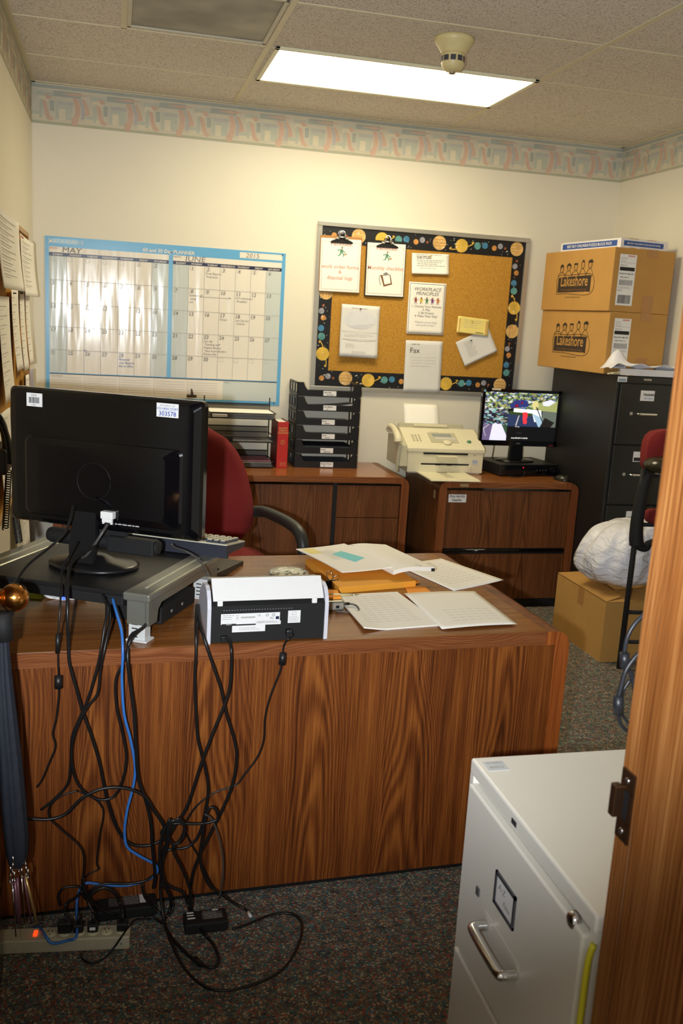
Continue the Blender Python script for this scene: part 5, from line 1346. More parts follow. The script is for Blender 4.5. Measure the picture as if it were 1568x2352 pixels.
mb = MB(); mb.box(-.028, .028, -.010, .004, -.020, -.004, mat('clip_brown', (80, 66, 50), rough=.3, metal=.6, var=0), bevel=.003); mb.prism([(-.006, -.006), (.012, -.006), (.002, .030), (-.006, .030)], 0, .004, mat('clip_brown', (80, 66, 50)), M=RX(PI/2)); mb.build('clip_body', t)

# ================================================================ fax machine
t = thing('fax_machine', 'cream fax machine with a side handset and loaded paper on the lateral file', 'fax machine', (1.640, 5.045, LT), -.02)
FW, FD = .455, .30
mb = MB(); mb.prism([(0, .008), (0, .135), (.012, .142), (FD, .200), (FD, .008)], 0, FW, BEIGE, M=AX); mb.box(.01, FW-.01, .01, FD-.01, 0, .010, BEIGED); mb.build('body', t)
mb = MB(); mb.prism([(-.004, .128), (-.004, .145), (.010, .156), (.20, .238), (.235, .238), (.235, .200), (.01, .135)], -.006, FW+.006, BEIGE, M=AX); mb.build('control_cover', t)
SP = T(0, .010, .1565) @ RX(math.atan2(.082, .19))
mb = MB(SP); GLCD = mat('lcd_grey', (150, 158, 158), rough=.2, var=.02)
mb.box(.15, .32, .045, .155, 0, .003, BEIGED, bevel=.002); mb.box(.175, .29, .110, .140, .003, .0045, GLCD); mb.box(.185, .31, .080, .098, .003, .004, mat('lcd_white', (206, 206, 200), rough=.4, var=0))
for k in range(3):
    for j in range(4): mb.cyl((.05+.020*k, .060+.020*j, 0), (.05+.020*k, .060+.020*j, .003), .006, BEIGED, 12)
mb.build('control_panel', t)
mb = MB(SP); mb.lathe([(0, .002), (.024, .002), (.024, .008), (.018, .011), (0, .011)], BEIGE, 24, M=T(.245, .040, 0)); mb.build('jog_dial', t)
mb = MB(SP); mb.lathe([(0, 0), (.013, 0), (.013, .005), (0, .006)], mat('start_green', (70, 130, 96), rough=.4, var=0), 20, M=T(.385, .060, 0)); plabel(mb.build('start_button', t), 'green start button')
mb = MB(SP); mb.text('Panasonic', .175, .160, .0006, .012, INKG); mb.build('brand_print', t)
mb = MB(); mb.box(.09, .36, -.004, .002, .112, .122, DARKSLOT); mb.box(.165, .29, -.045, .0, .103, .108, BEIGE, bevel=.002); mb.box(.08, .37, -.004, .003, .052, .060, DARKSLOT).box(.165, .195, -.005, .002, .040, .056, DARKSLOT).box(.235, .265, -.005, .002, .040, .056, DARKSLOT); mb.build('paper_slots', t)
mb = MB(); mb.box(.07, .385, -.006, .0, .010, .050, BEIGE, bevel=.003); mb.build('front_flap', t)
mb = MB(RX(PI/2)); mb.rect(.39, .425, .060, .085, .0012, mat('tag_pale', (206, 212, 216))); mb.lines(.393, .423, .080, .006, 3, .0016, INKB, .0016, jit=.1); mb.text('FX', .395, .108, .001, .012, INK); mb.build('stickers', t)
mb = MB(); mb.box(.05, .34, -.30, .01, -.0, .006, BEIGE, bevel=.002); 
mb.box(.05, .165, -.27, -.02, .006, .010, BEIGE, bevel=.001).box(.225, .34, -.27, -.02, .006, .010, BEIGE, bevel=.001); mb.box(.17, .22, -.20, -.05, .0062, .0068, BEIGED)
o = mb.build('output_tray', t); o.location = (.01, .03, .001)
mb = MB(); mb.box(.0, .40, .235, .262, .215, .262, BEIGED, bevel=.005); mb.box(.09, .30, .226, .238, .245, .258, BEIGE, bevel=.003); mb.build('paper_support', t)
mb = MB(); mb.sheet(lambda u, v: (.04+.215*u, .245+.045*v+.01*v*v, .25+.125*v), 6, 6, PAPER, .0015); o = mb.build('loaded_paper', t)
# handset and its cradle on the left
mb = MB(); mb.prism([(0, .04), (.02, .155), (.14, .200), (.24, .200), (.24, .04)], -.060, -.001, BEIGED, M=AX); mb.build('handset_cradle', t)
mb = MB(); mb.tube([(-.058, .02, .175), (-.060, .03, .200), (-.060, .08, .226), (-.060, .15, .243), (-.060, .20, .240), (-.058, .215, .222)], lambda q: .017+.008*abs(q-.5)*2, BEIGE, seg=14); mb.build('handset', t)
mb = MB(); hel = []
for k in range(220):
    f = k/219; z = .165-.160*f; a = 2*PI*22*f; r_ = .008
    hel.append((-.050-.012*f+r_*math.cos(a), .012-.012*f+r_*math.sin(a), max(.004, z)))
mb.tube(hel, .0024, BEIGED, curve=False, seg=5); mb.build('coiled_cord', t)

# ================================================================ security recorder, monitor and mouse
t = thing('video_recorder', 'flat black video recorder box under the small lit monitor', 'video recorder', (2.185, 4.975, LT), .13)
mb = MB(); mb.box(0, .395, .004, .30, .006, .070, BLK, bevel=.003); mb.build('case', t)
mb = MB(); mb.box(.004, .391, 0, .006, .008, .066, GLOSS, bevel=.001)
for k in range(4): mb.cyl((.25+.02*k, -.002, .035), (.25+.02*k, .001, .035), .006, BLK, 12)
mb.tube([(.355+.014*math.cos(a), -.001, .038+.014*math.sin(a)) for a in [2*PI*k/16 for k in range(17)]], .0015, BLK, seg=4, n=1)
mb.build('front_panel', t)
mb = MB(); mb.box(.150, .156, -.001, .001, .050, .056, mat('led_red', (220, 30, 60), emit=1.5, var=0)); plabel(mb.build('power_light', t), 'small glowing red light')
for x in (.03, .35):
    for y in (.03, .26): MB().cyl((x, y, 0), (x, y, .008), .012, BLK, 12).build('foot', t)
mb = MB(); mb.tube([(.16, -.002, .03), (.155, -.015, .015), (.12, -.03, .004), (.05, -.02, .004)], .0022, CABLE); mb.build('front_cable', t)
t = thing('monitor', 'small lit monitor showing security camera views beside the fax machine', 'monitor', (2.345, 5.145, LT+.0705), .0)
mb = MB(); mb.lathe([(0, 0), (.118, 0), (.120, .004), (.105, .010), (.05, .016), (0, .016)], GLOSS, 40, M=Matrix.Diagonal((1, .72, 1, 1))); mb.build('stand_base', t)
mb = MB(); mb.prism([(-.045, .008), (.045, .008), (.040, .12), (-.040, .12)], -.012, .012, GLOSS, M=RX(PI/2)); mb.build('stand_neck', t)
SW_, SH_ = .500, .335; zb = .092
M = T(0, -.020, zb+SH_/2) @ RX(PI/2)
mb = MB(); loft(mb, [(rr_prism(SW_-.04, SH_-.04, .02), -.050), (rr_prism(SW_, SH_, .008), -.022), (rr_prism(SW_, SH_, .008), .0)], GLOSS, M)
mb.box(-SW_/2, SW_/2, -SH_/2, -SH_/2+.032, 0, .004, GLOSS, M=M).box(-SW_/2, SW_/2, SH_/2-.018, SH_/2, 0, .004, GLOSS, M=M).box(-SW_/2, -SW_/2+.018, -SH_/2, SH_/2, 0, .004, GLOSS, M=M).box(SW_/2-.018, SW_/2, -SH_/2, SH_/2, 0, .004, GLOSS, M=M)
mb.text('ASUS', 0, -SH_/2+.012, .0045, .012, GREYP, 'CENTER', M=M); mb.rect(SW_/2-.05, SW_/2-.02, -SH_/2+.006, -SH_/2+.010, .0045, mat('red_mark', (150, 40, 40), var=0), M)
mb.box(-SW_/2+.055, -SW_/2+.11, SH_/2-.008, SH_/2+.003, .003, .005, mat('cream_tag', (220, 214, 184), var=0), M=M); mb.box(-SW_/2+.004, -SW_/2+.018, SH_/2-.020, SH_/2-.006, .004, .005, mat('blue_tag', (130, 170, 200), var=0), M=M)
mb.build('screen_housing', t)
def em(name, rgb, s_=1.0): return mat(name, rgb, rough=.3, var=0, emit=s_)
def emnoise(name, cols, scale, s_=1.0, stretch=(1, 1, 1)):
    m, nt, b = newmat(name); L = nt.links.new
    tc = nd(nt, 'ShaderNodeTexCoord'); mp = nd(nt, 'ShaderNodeMapping'); mp.inputs['Scale'].default_value = stretch; mp.inputs['Rotation'].default_value = (0, .6, 0)
    v = nd(nt, 'ShaderNodeTexVoronoi'); v.inputs['Scale'].default_value = scale; L(tc.outputs['Object'], mp.inputs['Vector']); L(mp.outputs[0], v.inputs['Vector'])
    sp = nd(nt, 'ShaderNodeSeparateColor'); L(v.outputs['Color'], sp.inputs[0])
    r = nd(nt, 'ShaderNodeValToRGB'); r.color_ramp.interpolation = 'CONSTANT'; L(sp.outputs[0], r.inputs[0]); e = r.color_ramp.elements
    e[0].position = 0; e[0].color = (*srgb(*cols[0]), 1); e[1].position = 1/len(cols); e[1].color = (*srgb(*cols[1]), 1)
    for i, c in enumerate(cols[2:]): x = e.new((i+2)/len(cols)); x.color = (*srgb(*c), 1)
    L(r.outputs[0], b.inputs['Emission Color']); b.inputs['Emission Strength'].default_value = s_; b.inputs['Base Color'].default_value = (0, 0, 0, 1); b.inputs['Roughness'].default_value = .3
    return m
iw, ih = SW_-.036, SH_-.050; ox, oy = -iw/2, -SH_/2+.032
mb = MB(M)
def E(pts, m, z): mb.poly([(ox+a*iw, oy+(1-c)*ih, z) for a, c in pts], m)
mb.box(ox, ox+iw, oy, oy+ih, 0, .002, em('scr_black', (18, 18, 20), .6))
CL = emnoise('scr_clutter', [(60, 70, 60), (190, 200, 150), (240, 240, 235), (90, 110, 70), (120, 150, 60), (110, 130, 170), (50, 50, 70), (160, 150, 90)], 70, 1.0, (1, 1, 1.8))
CLD = emnoise('scr_clutter_dark', [(40, 36, 60), (130, 190, 180), (220, 226, 235), (60, 50, 50), (70, 60, 110), (160, 160, 140), (30, 30, 40)], 70, 1.0, (1, 1, 2.2))
E([(0, 0), (1, 0), (1, .37), (.33, .33), (.33, .4), (0, .4)], CL, .0022); E([(0, .33), (.33, .36), (.33, .72), (0, .72)], CLD, .0023)
E([(0, .66), (.33, .70), (.33, 1), (0, 1)], em('scr_mauve', (96, 84, 120)), .0024); E([(.13, .66), (.25, .66), (.33, .9), (.33, 1), (.10, 1)], em('scr_white', (206, 206, 226), 1.0), .0025); E([(.25, .66), (.33, .68), (.33, .88)], em('scr_darkgreen', (50, 74, 56)), .0026)
E([(.0, .76), (.08, .66), (.09, .67), (.015, .77), (.05, .92), (.04, .92)], em('scr_grey', (160, 160, 170)), .0027)
E([(.34, .26), (.40, .17), (.50, .14), (.58, .17), (.60, .28), (.36, .33)], em('scr_blue', (40, 50, 110)), .0025); E([(.42, .24), (.46, .24), (.46, .30), (.40, .30)], em('scr_maroon', (110, 20, 50)), .0026); E([(.49, .18), (.52, .18), (.52, .23), (.49, .23)], em('scr_maroon', (110, 20, 50)), .0026)
E([(.72, .20), (1, .16), (1, .38), (.74, .36)], em('scr_olive', (150, 156, 96)), .0025); E([(.79, .18), (.90, .12), (.97, .17), (.88, .26), (.80, .25)], em('scr_pale', (210, 214, 230)), .0027)
E([(.33, .42), (.66, .42), (.80, .70), (.33, .70)], em('scr_lot', (40, 52, 84)), .0026); E([(.34, .38), (.66, .38), (.67, .48), (.34, .45)], em('scr_hedge', (46, 64, 30)), .0027); E([(.40, .33), (.78, .35), (.80, .55), (.70, .60), (.66, .42), (.40, .40)], em('scr_bright', (226, 234, 240), 1.1), .0028)
E([(.66, .42), (.80, .50), (.84, .70), (.76, .70)], em('scr_paleblue', (150, 180, 200)), .0029); E([(.475, .47), (.485, .47), (.455, .68), (.44, .68)], em('scr_line', (190, 190, 180)), .0029)
E([(.80, .36), (1, .38), (1, .70), (.80, .70)], em('scr_room', (92, 100, 92)), .0027); E([(.84, .50), (.98, .60), (.93, .70), (.78, .70)], em('scr_dark', (30, 28, 24)), .003)
E([(.53, .40), (.59, .40), (.60, .48), (.585, .56), (.60, .60), (.58, .65), (.55, .64), (.535, .55)], em('scr_red', (230, 50, 60), 1.1), .0031)
E([(.66, .16), (.72, .16), (.74, .26), (.72, .33), (.67, .33), (.65, .26)], em('scr_tan', (200, 190, 130)), .003)
E([(.70, .28), (.715, .28), (.83, .62), (.815, .62)], em('scr_dark', (30, 28, 24)), .0032)
mb.text('Sunday 05/31/2015 11:12:45 PM', ox+.40*iw, oy+.045*ih, .0026, .010, em('scr_text', (230, 230, 230)), sx=.8, bold=.0003); mb.text('Parking', ox+.44*iw, oy+.285*ih, .0032, .009, em('scr_text', (230, 230, 230)))
mb.text('Camera', ox+.47*iw, oy+.155*ih, .0026, .010, em('scr_dim', (60, 60, 62)))
plabel(mb.build('display', t), 'lit display split into four camera pictures')
mb = MB(); mb.tube([(-.13, .02, .14), (-.13, .03, .05), (-.128, .04, .012), (-.10, .08, .004)], .003, CABLE); mb.build('power_cable', t)
t = thing('mouse', 'black computer mouse on the right end of the lateral file', 'mouse', (2.532, 4.885, LT), .6)
mb = MB(); 
b = bmesh.new(); bmesh.ops.create_uvsphere(b, u_segments=24, v_segments=16, radius=1)
for q in b.verts: q.co = Vector((q.co.x*.031*(1-.1*q.co.y), q.co.y*.052, max(0, q.co.z*.034-.002*q.co.y)))
mb.frombm(b, mat('mouse_black', (34, 30, 20), rough=.3, var=0), True); b.free(); mb.build('shell', t)
mb = MB(); mb.cyl((-.003, -.030, .024), (.003, -.030, .024), .008, BLK, 14); mb.build('scroll_wheel', t)

# ================================================================ wall telephone and coiled cords at the far left
t = thing('wall_telephone', 'black telephone with a curved handset on the left wall', 'telephone', (XL, 3.14, 1.02))
MB().box(.018, .095, .0, .20, .0, .085, BLK, bevel=.01).build('base', t)
MB().box(0, .020, .03, .17, .01, .08, BLK).build('wall_bracket', t)
hp = [Vector(p)-Vector((XL, 3.14, 1.02)) for p in [(-0.3862,3.18,1.2183),(-0.3678,3.18,1.2049),(-0.351,3.18,1.1771),(-0.3396,3.18,1.1348),(-0.3335,3.18,1.0891),(-0.3326,3.18,1.0546)]]
mb = MB(); mb.tube(hp, lambda q: .013+.008*abs(2*q-1), GLOSS, seg=14); mb.build('handset', t)
def coil(p0, p1, r_, n, w_=.0022, bend=(0, 0, 0)):
    p0, p1 = Vector(p0), Vector(p1); d = (p1-p0); ax = d.normalized(); u = ax.orthogonal().normalized(); v = ax.cross(u); out = []
    N_ = n*10
    for k in range(N_+1):
        f = k/N_; a = 2*PI*n*f; out.append(p0+d*f+Vector(bend)*math.sin(PI*f)+u*math.cos(a)*r_+v*math.sin(a)*r_)
    return out
mb = MB(); mb.tube(coil((.09, .10, .0), (.100, -.12, -.148), .009, 24), .0022, CABLE, seg=5, curve=False); mb.build('coiled_cord', t)
A_ = Vector((-0.2906,2.95,0.9244)); B_ = Vector((-0.2706,2.8372,0.875))
o = MB().tube(coil(A_, B_, .009, 14, bend=(0, 0, 0)), .0022, CABLE, seg=5, curve=False).build('coiled_cord'); recenter(o); tag(o, 'short black coiled cord end dangling behind the left edge of the big monitor', 'cord')

# ================================================================ umbrella hanging from the door knob
t = thing('umbrella', 'folded dark blue umbrella hanging head-down from the door knob', 'umbrella', (0, 0, 0))
uc = [(-0.229,2.01,0.9125),(-0.2303,2.01,0.8813),(-0.229,2.01,0.7922),(-0.2243,2.01,0.6911),(-0.2176,2.01,0.5877),(-0.2117,2.01,0.4821),(-0.2063,2.01,0.3958),(-0.2041,2.01,0.3412),(-0.2063,2.01,0.3195)]
ur = [.006, .012, .016, .020, .022, .024, .024, .020, .012]
mb = MB(); SEG = 30; vs = []
cp = catmull(uc, 5); N_ = len(cp)
for i, p in enumerate(cp):
    f = i/(N_-1)*(len(ur)-1); k = min(int(f), len(ur)-2); rr_ = ur[k]+(ur[k+1]-ur[k])*(f-k)
    for s_ in range(SEG):
        a = 2*PI*s_/SEG; q = rr_*(1+.13*math.sin(a*8+i*.05)+.07*math.sin(a*3+i*.1))
        vs.append((p.x+q*math.cos(a), p.y+q*math.sin(a)*.8, p.z))
fs = [(i*SEG+k, i*SEG+(k+1) % SEG, (i+1)*SEG+(k+1) % SEG, (i+1)*SEG+k) for i in range(N_-1) for k in range(SEG)]+[tuple(range(SEG))]
mb.add(vs, fs, UMB, True); mb.build('cloth', t)
mb = MB(); mb.tube([(-.203, 2.005, .932), (-.224, 2.000, .945), (-.2235, 1.998, .965), (-.215, 2.0, .975), (-.205, 2.004, .925), (-0.2274,2.01,0.9008)], .0025, CABLE, seg=6); mb.build('wrist_strap', t)
mb = MB(); mb.tube([(-0.2277,2.0,0.9255),(-0.2264,2.0,0.8944),(-0.2251,2.0,0.8651)], .020, MATTE, seg=12, curve=False); mb.build('head_cap', t)
tips = [(-0.1981,2.0,0.3773),(-0.2047,2.0,0.3671),(-0.2123,2.0,0.3569),(-0.1918,2.0,0.3551),(-0.1863,2.0,0.348),(-0.2125,2.0,0.3395),(-0.2183,2.0,0.327),(-0.2015,2.0,0.3309),(-0.1846,2.0,0.3293),(-0.181,2.0,0.3169),(-0.2204,2.0,0.3053),(-0.2091,2.0,0.3174),(-0.1941,2.0,0.3203),(-0.215,2.0,0.2916)]
for k, p in enumerate(tips):
    p = Vector(p)+Vector((0, .008*math.sin(k*2.1), 0)); mb = MB(); mb.cyl(p, p+Vector((.002*math.sin(k), 0, -.020)), .0018, CHROME, 8); mb.ball(p+Vector((0, 0, -.022)), .0032, CHROME, 10); mb.build('rib_tip', t)
GOLDROD = mat('rod_tan', (200, 164, 104), rough=.25, metal=.6, var=.05); PURP = mat('rod_mauve', (130, 90, 100), rough=.3, metal=.4, var=.05)
for k, (a, b_, r_, m) in enumerate(zip([(-0.1868,2.0,0.3021),(-0.1897,2.0,0.2914),(-0.1962,2.0,0.3008),(-0.2037,2.0,0.2982),(-0.2151,2.0,0.2828),(-0.2171,2.0,0.2775),(-0.2094,2.0,0.2911)], [(-0.1624,2.0,0.1748),(-0.1748,2.0,0.1728),(-0.1901,2.0,0.1711),(-0.1995,2.0,0.1789),(-0.2094,2.0,0.1428),(-0.2108,2.0,0.1824),(-0.2032,2.0,0.1815)], [.0030, .0022, .0016, .0030, .0016, .0020, .0045], [GOLDROD, PURP, CHROME, PURP, CHROME, GOLDROD, PURP])):
    a = Vector(a)+Vector((0, .006*(k % 3), 0)); b_ = Vector(b_)+Vector((0, .006*(k % 3), 0)); MB().cyl(a, b_, r_, m, 10).build('rod', t)

# ================================================================ power strip, adapters on the carpet
A = (0.0486,2.1114,0.0); B = (-0.1975,2.1341,0.0)
ang = math.atan2(A[1]-B[1], A[0]-B[0])
t = thing('power_strip', 'cream six-outlet power strip on the carpet with a lit red switch', 'power strip', (A[0], A[1], 0), ang)
LS = .33; DS = .052
mb = MB(); mb.box(-LS, 0, 0, DS, 0, .036, STRIP, bevel=.004, seg=3); mb.build('housing', t)
OUT = mat('outlet_cream', (206, 202, 166), rough=.45, var=.03)
ox_ = [-.020, -.058, -.092, -.126, -.160, -.196]
for x in ox_:
    mb = MB(); mb.lathe([(0, .0), (.0155, .0), (.0155, .0015), (.014, .003), (0, .003)], OUT, 24, M=T(x, .026, .0355))
    for dx in (-.005, .005): mb.box(x+dx-.001, x+dx+.001, .027, .034, .0384, .0388, DARKSLOT)
    mb.cyl((x, .019, .0382), (x, .019, .0388), .002, DARKSLOT, 8)
    mb.build('outlet', t)
mb = MB(); mb.box(-.236, -.226, .016, .036, .034, .041, mat('switch_red', (255, 74, 24), rough=.3, var=0, emit=1.1), bevel=.002); plabel(mb.build('rocker_switch', t), 'glowing orange-red rocker switch')
mb = MB()
for x in (-.02, -.31): mb.cyl((x, -.0005, .018), (x, .001, .018), .003, GREYP, 10)
mb.build('screw_heads', t)
ST = Matrix.Translation((A[0], A[1], 0)) @ RZ(ang)
def stripworld(x, y, z): return tuple(ST @ Vector((x, y, z)))
for k, (x, l) in enumerate([(-.020, 'black plug in the rightmost outlet of the power strip'), (-.092, 'black flat plug in the third outlet from the right of the power strip'), (-.160, 'large black plug block next to the blue cable on the power strip'), (-.128, 'black plug half hidden behind the blue cable on the power strip')]):
    q = thing('power_plug', l, 'plug', stripworld(x, .026, .0392), ang, 'plugs in the power strip')
    mb = MB(); w_ = .013 if k != 2 else .017
    mb.box(-w_, w_, -.010, .012, 0, .022 if k != 2 else .030, BLK, bevel=.003); mb.build('plug_body', q)
    if k == 1: plabel(MB(RX(PI/2)).box(-.007, .007, .008, .016, .0102, .0106, LABEL).build('plug_label', q), 'tiny white label')
    MB().cyl((0, .004, .020), (0, .010, .042), .0048, BLK, 12, r1=.003).build('strain_relief', q)
def adapter(label, x0, y0, rz, w_, d_, h_, lab):
    q = thing('power_adapter', label, 'power adapter', (x0, y0, 0), rz, 'laptop adapters on the carpet')
    MB().box(0, w_, 0, d_, 0, h_, MATTE, bevel=.005, seg=3).build('case', q)
    mb = MB(T(0, 0, h_+.0003))
    for (a, b_, c, e, m_) in lab: mb.rect(a*w_, b_*w_, c*d_, e*d_, 0, m_)
    for k in range(6): mb.lines(w_*.45, w_*.88, d_*(.82-.1*k), .01, 1, .0002, INKL, .0016)
    mb.build('rating_label', q)
C0 = (0.1881,2.1422,0.0)
adapter('small black power adapter lying alone right of the power strip', C0[0], C0[1], .03, .112, .058, .030, [(.08, .24, .80, .90, LABEL), (.08, .24, .62, .70, LABEL), (.08, .26, .40, .50, LABEL), (.68, .82, .86, .94, LABEL), (.42, .90, .28, .78, mat('label_dark', (78, 76, 74), var=.05))])
C0 = (-0.0326,2.2191,0.0)
adapter('long dark power adapter behind the right half of the power strip', C0[0], C0[1]+.012, .04, .155, .066, .030, [(.72, .82, .30, .95, LABEL), (.20, .70, .25, .8, mat('label_dark', (78, 76, 74)))])
C0 = (-0.127,2.281,0.0)
adapter('dark power adapter behind the left half of the power strip, near the desk', C0[0], C0[1]+.055, .06, .125, .050, .026, [(.15, .28, .3, .9, LABEL), (.35, .8, .2, .8, mat('label_dark', (78, 76, 74)))])

# ================================================================ cables hanging over the front of the desk
def cable(label, pts, r_, m=CABLE, name='cable', extra=None, cat='cable'):
    mb = MB(); mb.tube(pts, r_, m, seg=8, n=7)
    if extra is None:
        o = mb.build(name); recenter(o); tag(o, label, cat); return o
    c = pts[len(pts)//2]; root = thing(name, label, cat, c)
    o = mb.build('cord', root); o.location = (-c[0], -c[1], -c[2])
    for nm, f in extra:
        q = MB(); f(q); o = q.build(nm, root); o.location = (-c[0], -c[1], -c[2])
    return root
def seg_cyl(p0, p1, r_, m=BLK): return lambda q: q.cyl(p0, p1, r_, m, 16)
RZT = 'z'
# from the monitor down over the riser
c1 = [(-0.102,2.5,1.0577),(-0.107,2.46,1.0312),(-0.1229,2.43,0.9941),(-0.1608,2.4,0.9636),(-0.2013,2.34,0.9401),(-0.2206,2.26,0.9253),(-0.2267,2.22,0.9135)]
cable('black power cord running from the big monitor down left towards the brass knob', c1, .0036)
c2 = [(-0.0887,2.47,0.9645),(-0.1066,2.4,0.9474),(-0.1212,2.35,0.9267),(-0.1229,2.3,0.8905),(-0.123,2.26,0.8473),(-0.1267,2.2503,0.7951),(-0.1279,2.2502,0.7617),(-0.1271,2.2503,0.694),(-0.1263,2.2503,0.637),(-0.1327,2.25,0.5683),(-0.1412,2.2496,0.5283),(-0.1351,2.2499,0.4927),(-0.1499,2.2492,0.4504),(-0.1668,2.2485,0.4069),(-0.1804,2.2479,0.3867)]
p = [(-0.1278,2.2502,0.7874),(-0.129,2.2502,0.7393),(-0.1271,2.2503,0.6793),(-0.1273,2.2503,0.6485)]
cable('thin black cord with inline connector and ferrite, leftmost on the desk front', c2, .0024, extra=[('connector', seg_cyl(p[0], p[1], .0055)), ('ferrite_bead', seg_cyl(p[2], p[3], .0100))])
c3 = [(-0.0455,2.47,0.9527),(-0.0747,2.41,0.9505),(-0.0996,2.36,0.9386),(-0.1068,2.31,0.9154),(-0.1052,2.25,0.8502),(-0.1032,2.2473,0.762),(-0.1002,2.2475,0.7112),(-0.0848,2.2482,0.6477),(-0.0692,2.2489,0.5832),(-0.048,2.2498,0.5174),(-0.0286,2.2507,0.4446),(-0.0176,2.2512,0.3835),(-0.0042,2.2518,0.3214),(0.0182,2.2528,0.2513),(0.0517,2.2543,0.2064),(0.0965,2.2563,0.1963),(0.1324,2.2579,0.2075)]
cable('thick black cord sweeping from the riser into the knot of cables', c3, .0042)
c4 = [(-0.0234,2.34,0.859),(-0.0121,2.29,0.8357),(-0.0179,2.26,0.8005),(-0.0258,2.2448,0.7495),(-0.0339,2.2445,0.7045),(-0.0452,2.244,0.6593),(-0.0607,2.2433,0.6085),(-0.0794,2.2424,0.5633),(-0.095,2.2417,0.5179),(-0.0982,2.2416,0.4475),(-0.1057,2.2412,0.3947),(-0.1341,2.24,0.3592),(-0.1697,2.2383,0.3291)]
cable('black cord curving left across the oak front to the edge of the umbrella', c4, .0034)
c5 = [(-0.016,2.36,0.8458),(-0.0056,2.28,0.8161),(-0.0174,2.2372,0.7521),(-0.0275,2.2368,0.6959),(-0.0335,2.2365,0.6367),(-0.0584,2.2354,0.6002),(-0.0812,2.2343,0.552),(-0.0958,2.2337,0.4902),(-0.0895,2.234,0.4213),(-0.0685,2.2349,0.3776),(-0.0311,2.2366,0.3488),(0.0065,2.2383,0.3525),(0.0277,2.2392,0.3929),(0.0378,2.2397,0.4581),(0.0264,2.2392,0.5302),(0.0119,2.2385,0.6015),(0.0103,2.2385,0.671),(0.0288,2.2393,0.7158),(0.0451,2.245,0.7702),(0.0779,2.29,0.788),(0.1022,2.36,0.7872)]
cable('black cord looping deep on the desk front and back up under the riser', c5, .0034)
cb = [(0.0003,2.36,0.8432),(0.0113,2.3,0.8206),(0.023,2.26,0.7882),(0.0264,2.2332,0.741),(0.025,2.2331,0.6726),(0.0312,2.2334,0.5796),(0.048,2.2342,0.5078),(0.0596,2.2347,0.4353),(0.0559,2.2345,0.3814),(0.0415,2.2339,0.3158),(0.0355,2.2336,0.255),(0.0426,2.2339,0.2108),(0.0739,2.2353,0.181),(0.1077,2.2368,0.1568),(0.1203,2.2374,0.1401),(0.115,2.2372,0.1204),(0.086,2.2359,0.1062),(0.0416,2.2339,0.0991),(-0.0136,2.2314,0.1074),(-0.0571,2.2294,0.1192),(-0.0744,2.2286,0.1039),(-0.083,2.2283,0.0624)]
cb += [stripworld(-.128, -.004, .050), stripworld(-.150, -.010, .040), stripworld(-.185, -.012, .036), stripworld(-.205, .002, .050), stripworld(-.228, .06, .03), stripworld(-.25, .09, .006)]
cable('long bright blue network cable falling from the riser to the power strip', cb, .0036, CABLEB)
cable('thick black cord falling straight beside the blue cable into the tangle', [(0.1134,2.37,0.8075),(0.0782,2.3,0.7845),(0.0454,2.262,0.7732),(0.0379,2.2257,0.7321),(0.0462,2.2261,0.6516),(0.0555,2.2265,0.5815),(0.061,2.2267,0.4869),(0.0685,2.2271,0.4026),(0.0879,2.228,0.3401),(0.101,2.2285,0.2774),(0.1066,2.2288,0.2022),(0.1146,2.2291,0.1256),(0.1107,2.229,0.0879)], .0046)
cable('black cord arching over from behind the umbrella to the cable knot', [(-0.2004,2.2069,0.3255),(-0.1512,2.2092,0.318),(-0.1096,2.2111,0.3281),(-0.0678,2.2129,0.3692),(-0.0172,2.2152,0.3895),(0.0384,2.2177,0.3843),(0.0819,2.2197,0.3597),(0.1066,2.2208,0.3183),(0.1328,2.222,0.2725),(0.1438,2.2225,0.2216),(0.1316,2.2219,0.1603),(0.1394,2.2223,0.1023),(0.156,2.223,0.0592),(0.1519,2.2164,0.0216),(0.132,2.1775,0.0216)], .0042)
cable('black cord dropping from the scanner side, leftmost of that pair', [(0.2198,2.4,0.8081),(0.2114,2.32,0.7865),(0.2081,2.275,0.7727),(0.208,2.2593,0.7258),(0.2065,2.2593,0.6553),(0.2123,2.2595,0.5594),(0.2198,2.2598,0.4862),(0.2388,2.2607,0.4109),(0.2498,2.2612,0.3477),(0.2427,2.2609,0.2729),(0.227,2.2602,0.2109),(0.199,2.2589,0.1821),(0.159,2.2571,0.179),(0.1306,2.2559,0.1759)], .0040)
cable('black cord from beside the scanner crossing others into a small floor loop', [(0.2251,2.42,0.8017),(0.2195,2.31,0.7897),(0.2293,2.262,0.7593),(0.2502,2.2532,0.6974),(0.2748,2.2543,0.6249),(0.2905,2.255,0.5578),(0.3136,2.256,0.4829),(0.3211,2.2564,0.4329),(0.3132,2.256,0.3587),(0.2878,2.2549,0.2855),(0.2552,2.2534,0.2126),(0.2279,2.2522,0.1516),(0.2122,2.2515,0.0889),(0.2109,2.2566,0.0138),(0.2264,2.1523,0.0138),(0.255,2.0784,0.0138),(0.262,2.0196,0.0138),(0.2446,1.9953,0.0138),(0.2116,2.0165,0.0138),(0.1803,2.0669,0.0138),(0.1571,2.1109,0.0138)], .0042)
cable('black cable from the scanner\'s left plug crossing down into the tangle', [(0.2852,2.276,0.7599),(0.2933,2.266,0.7514),(0.2961,2.2472,0.7335),(0.2975,2.2473,0.6923),(0.295,2.2472,0.633),(0.2819,2.2466,0.5835),(0.257,2.2455,0.5153),(0.2258,2.2441,0.4202),(0.1947,2.2427,0.3118),(0.1665,2.2415,0.2622),(0.1406,2.2403,0.2048),(0.1237,2.2396,0.1435),(0.1474,2.2406,0.0869),(0.1892,2.2425,0.0582),(0.2046,2.235,0.0162),(0.219,2.1716,0.0162),(0.2424,2.1079,0.0162)], .0040)
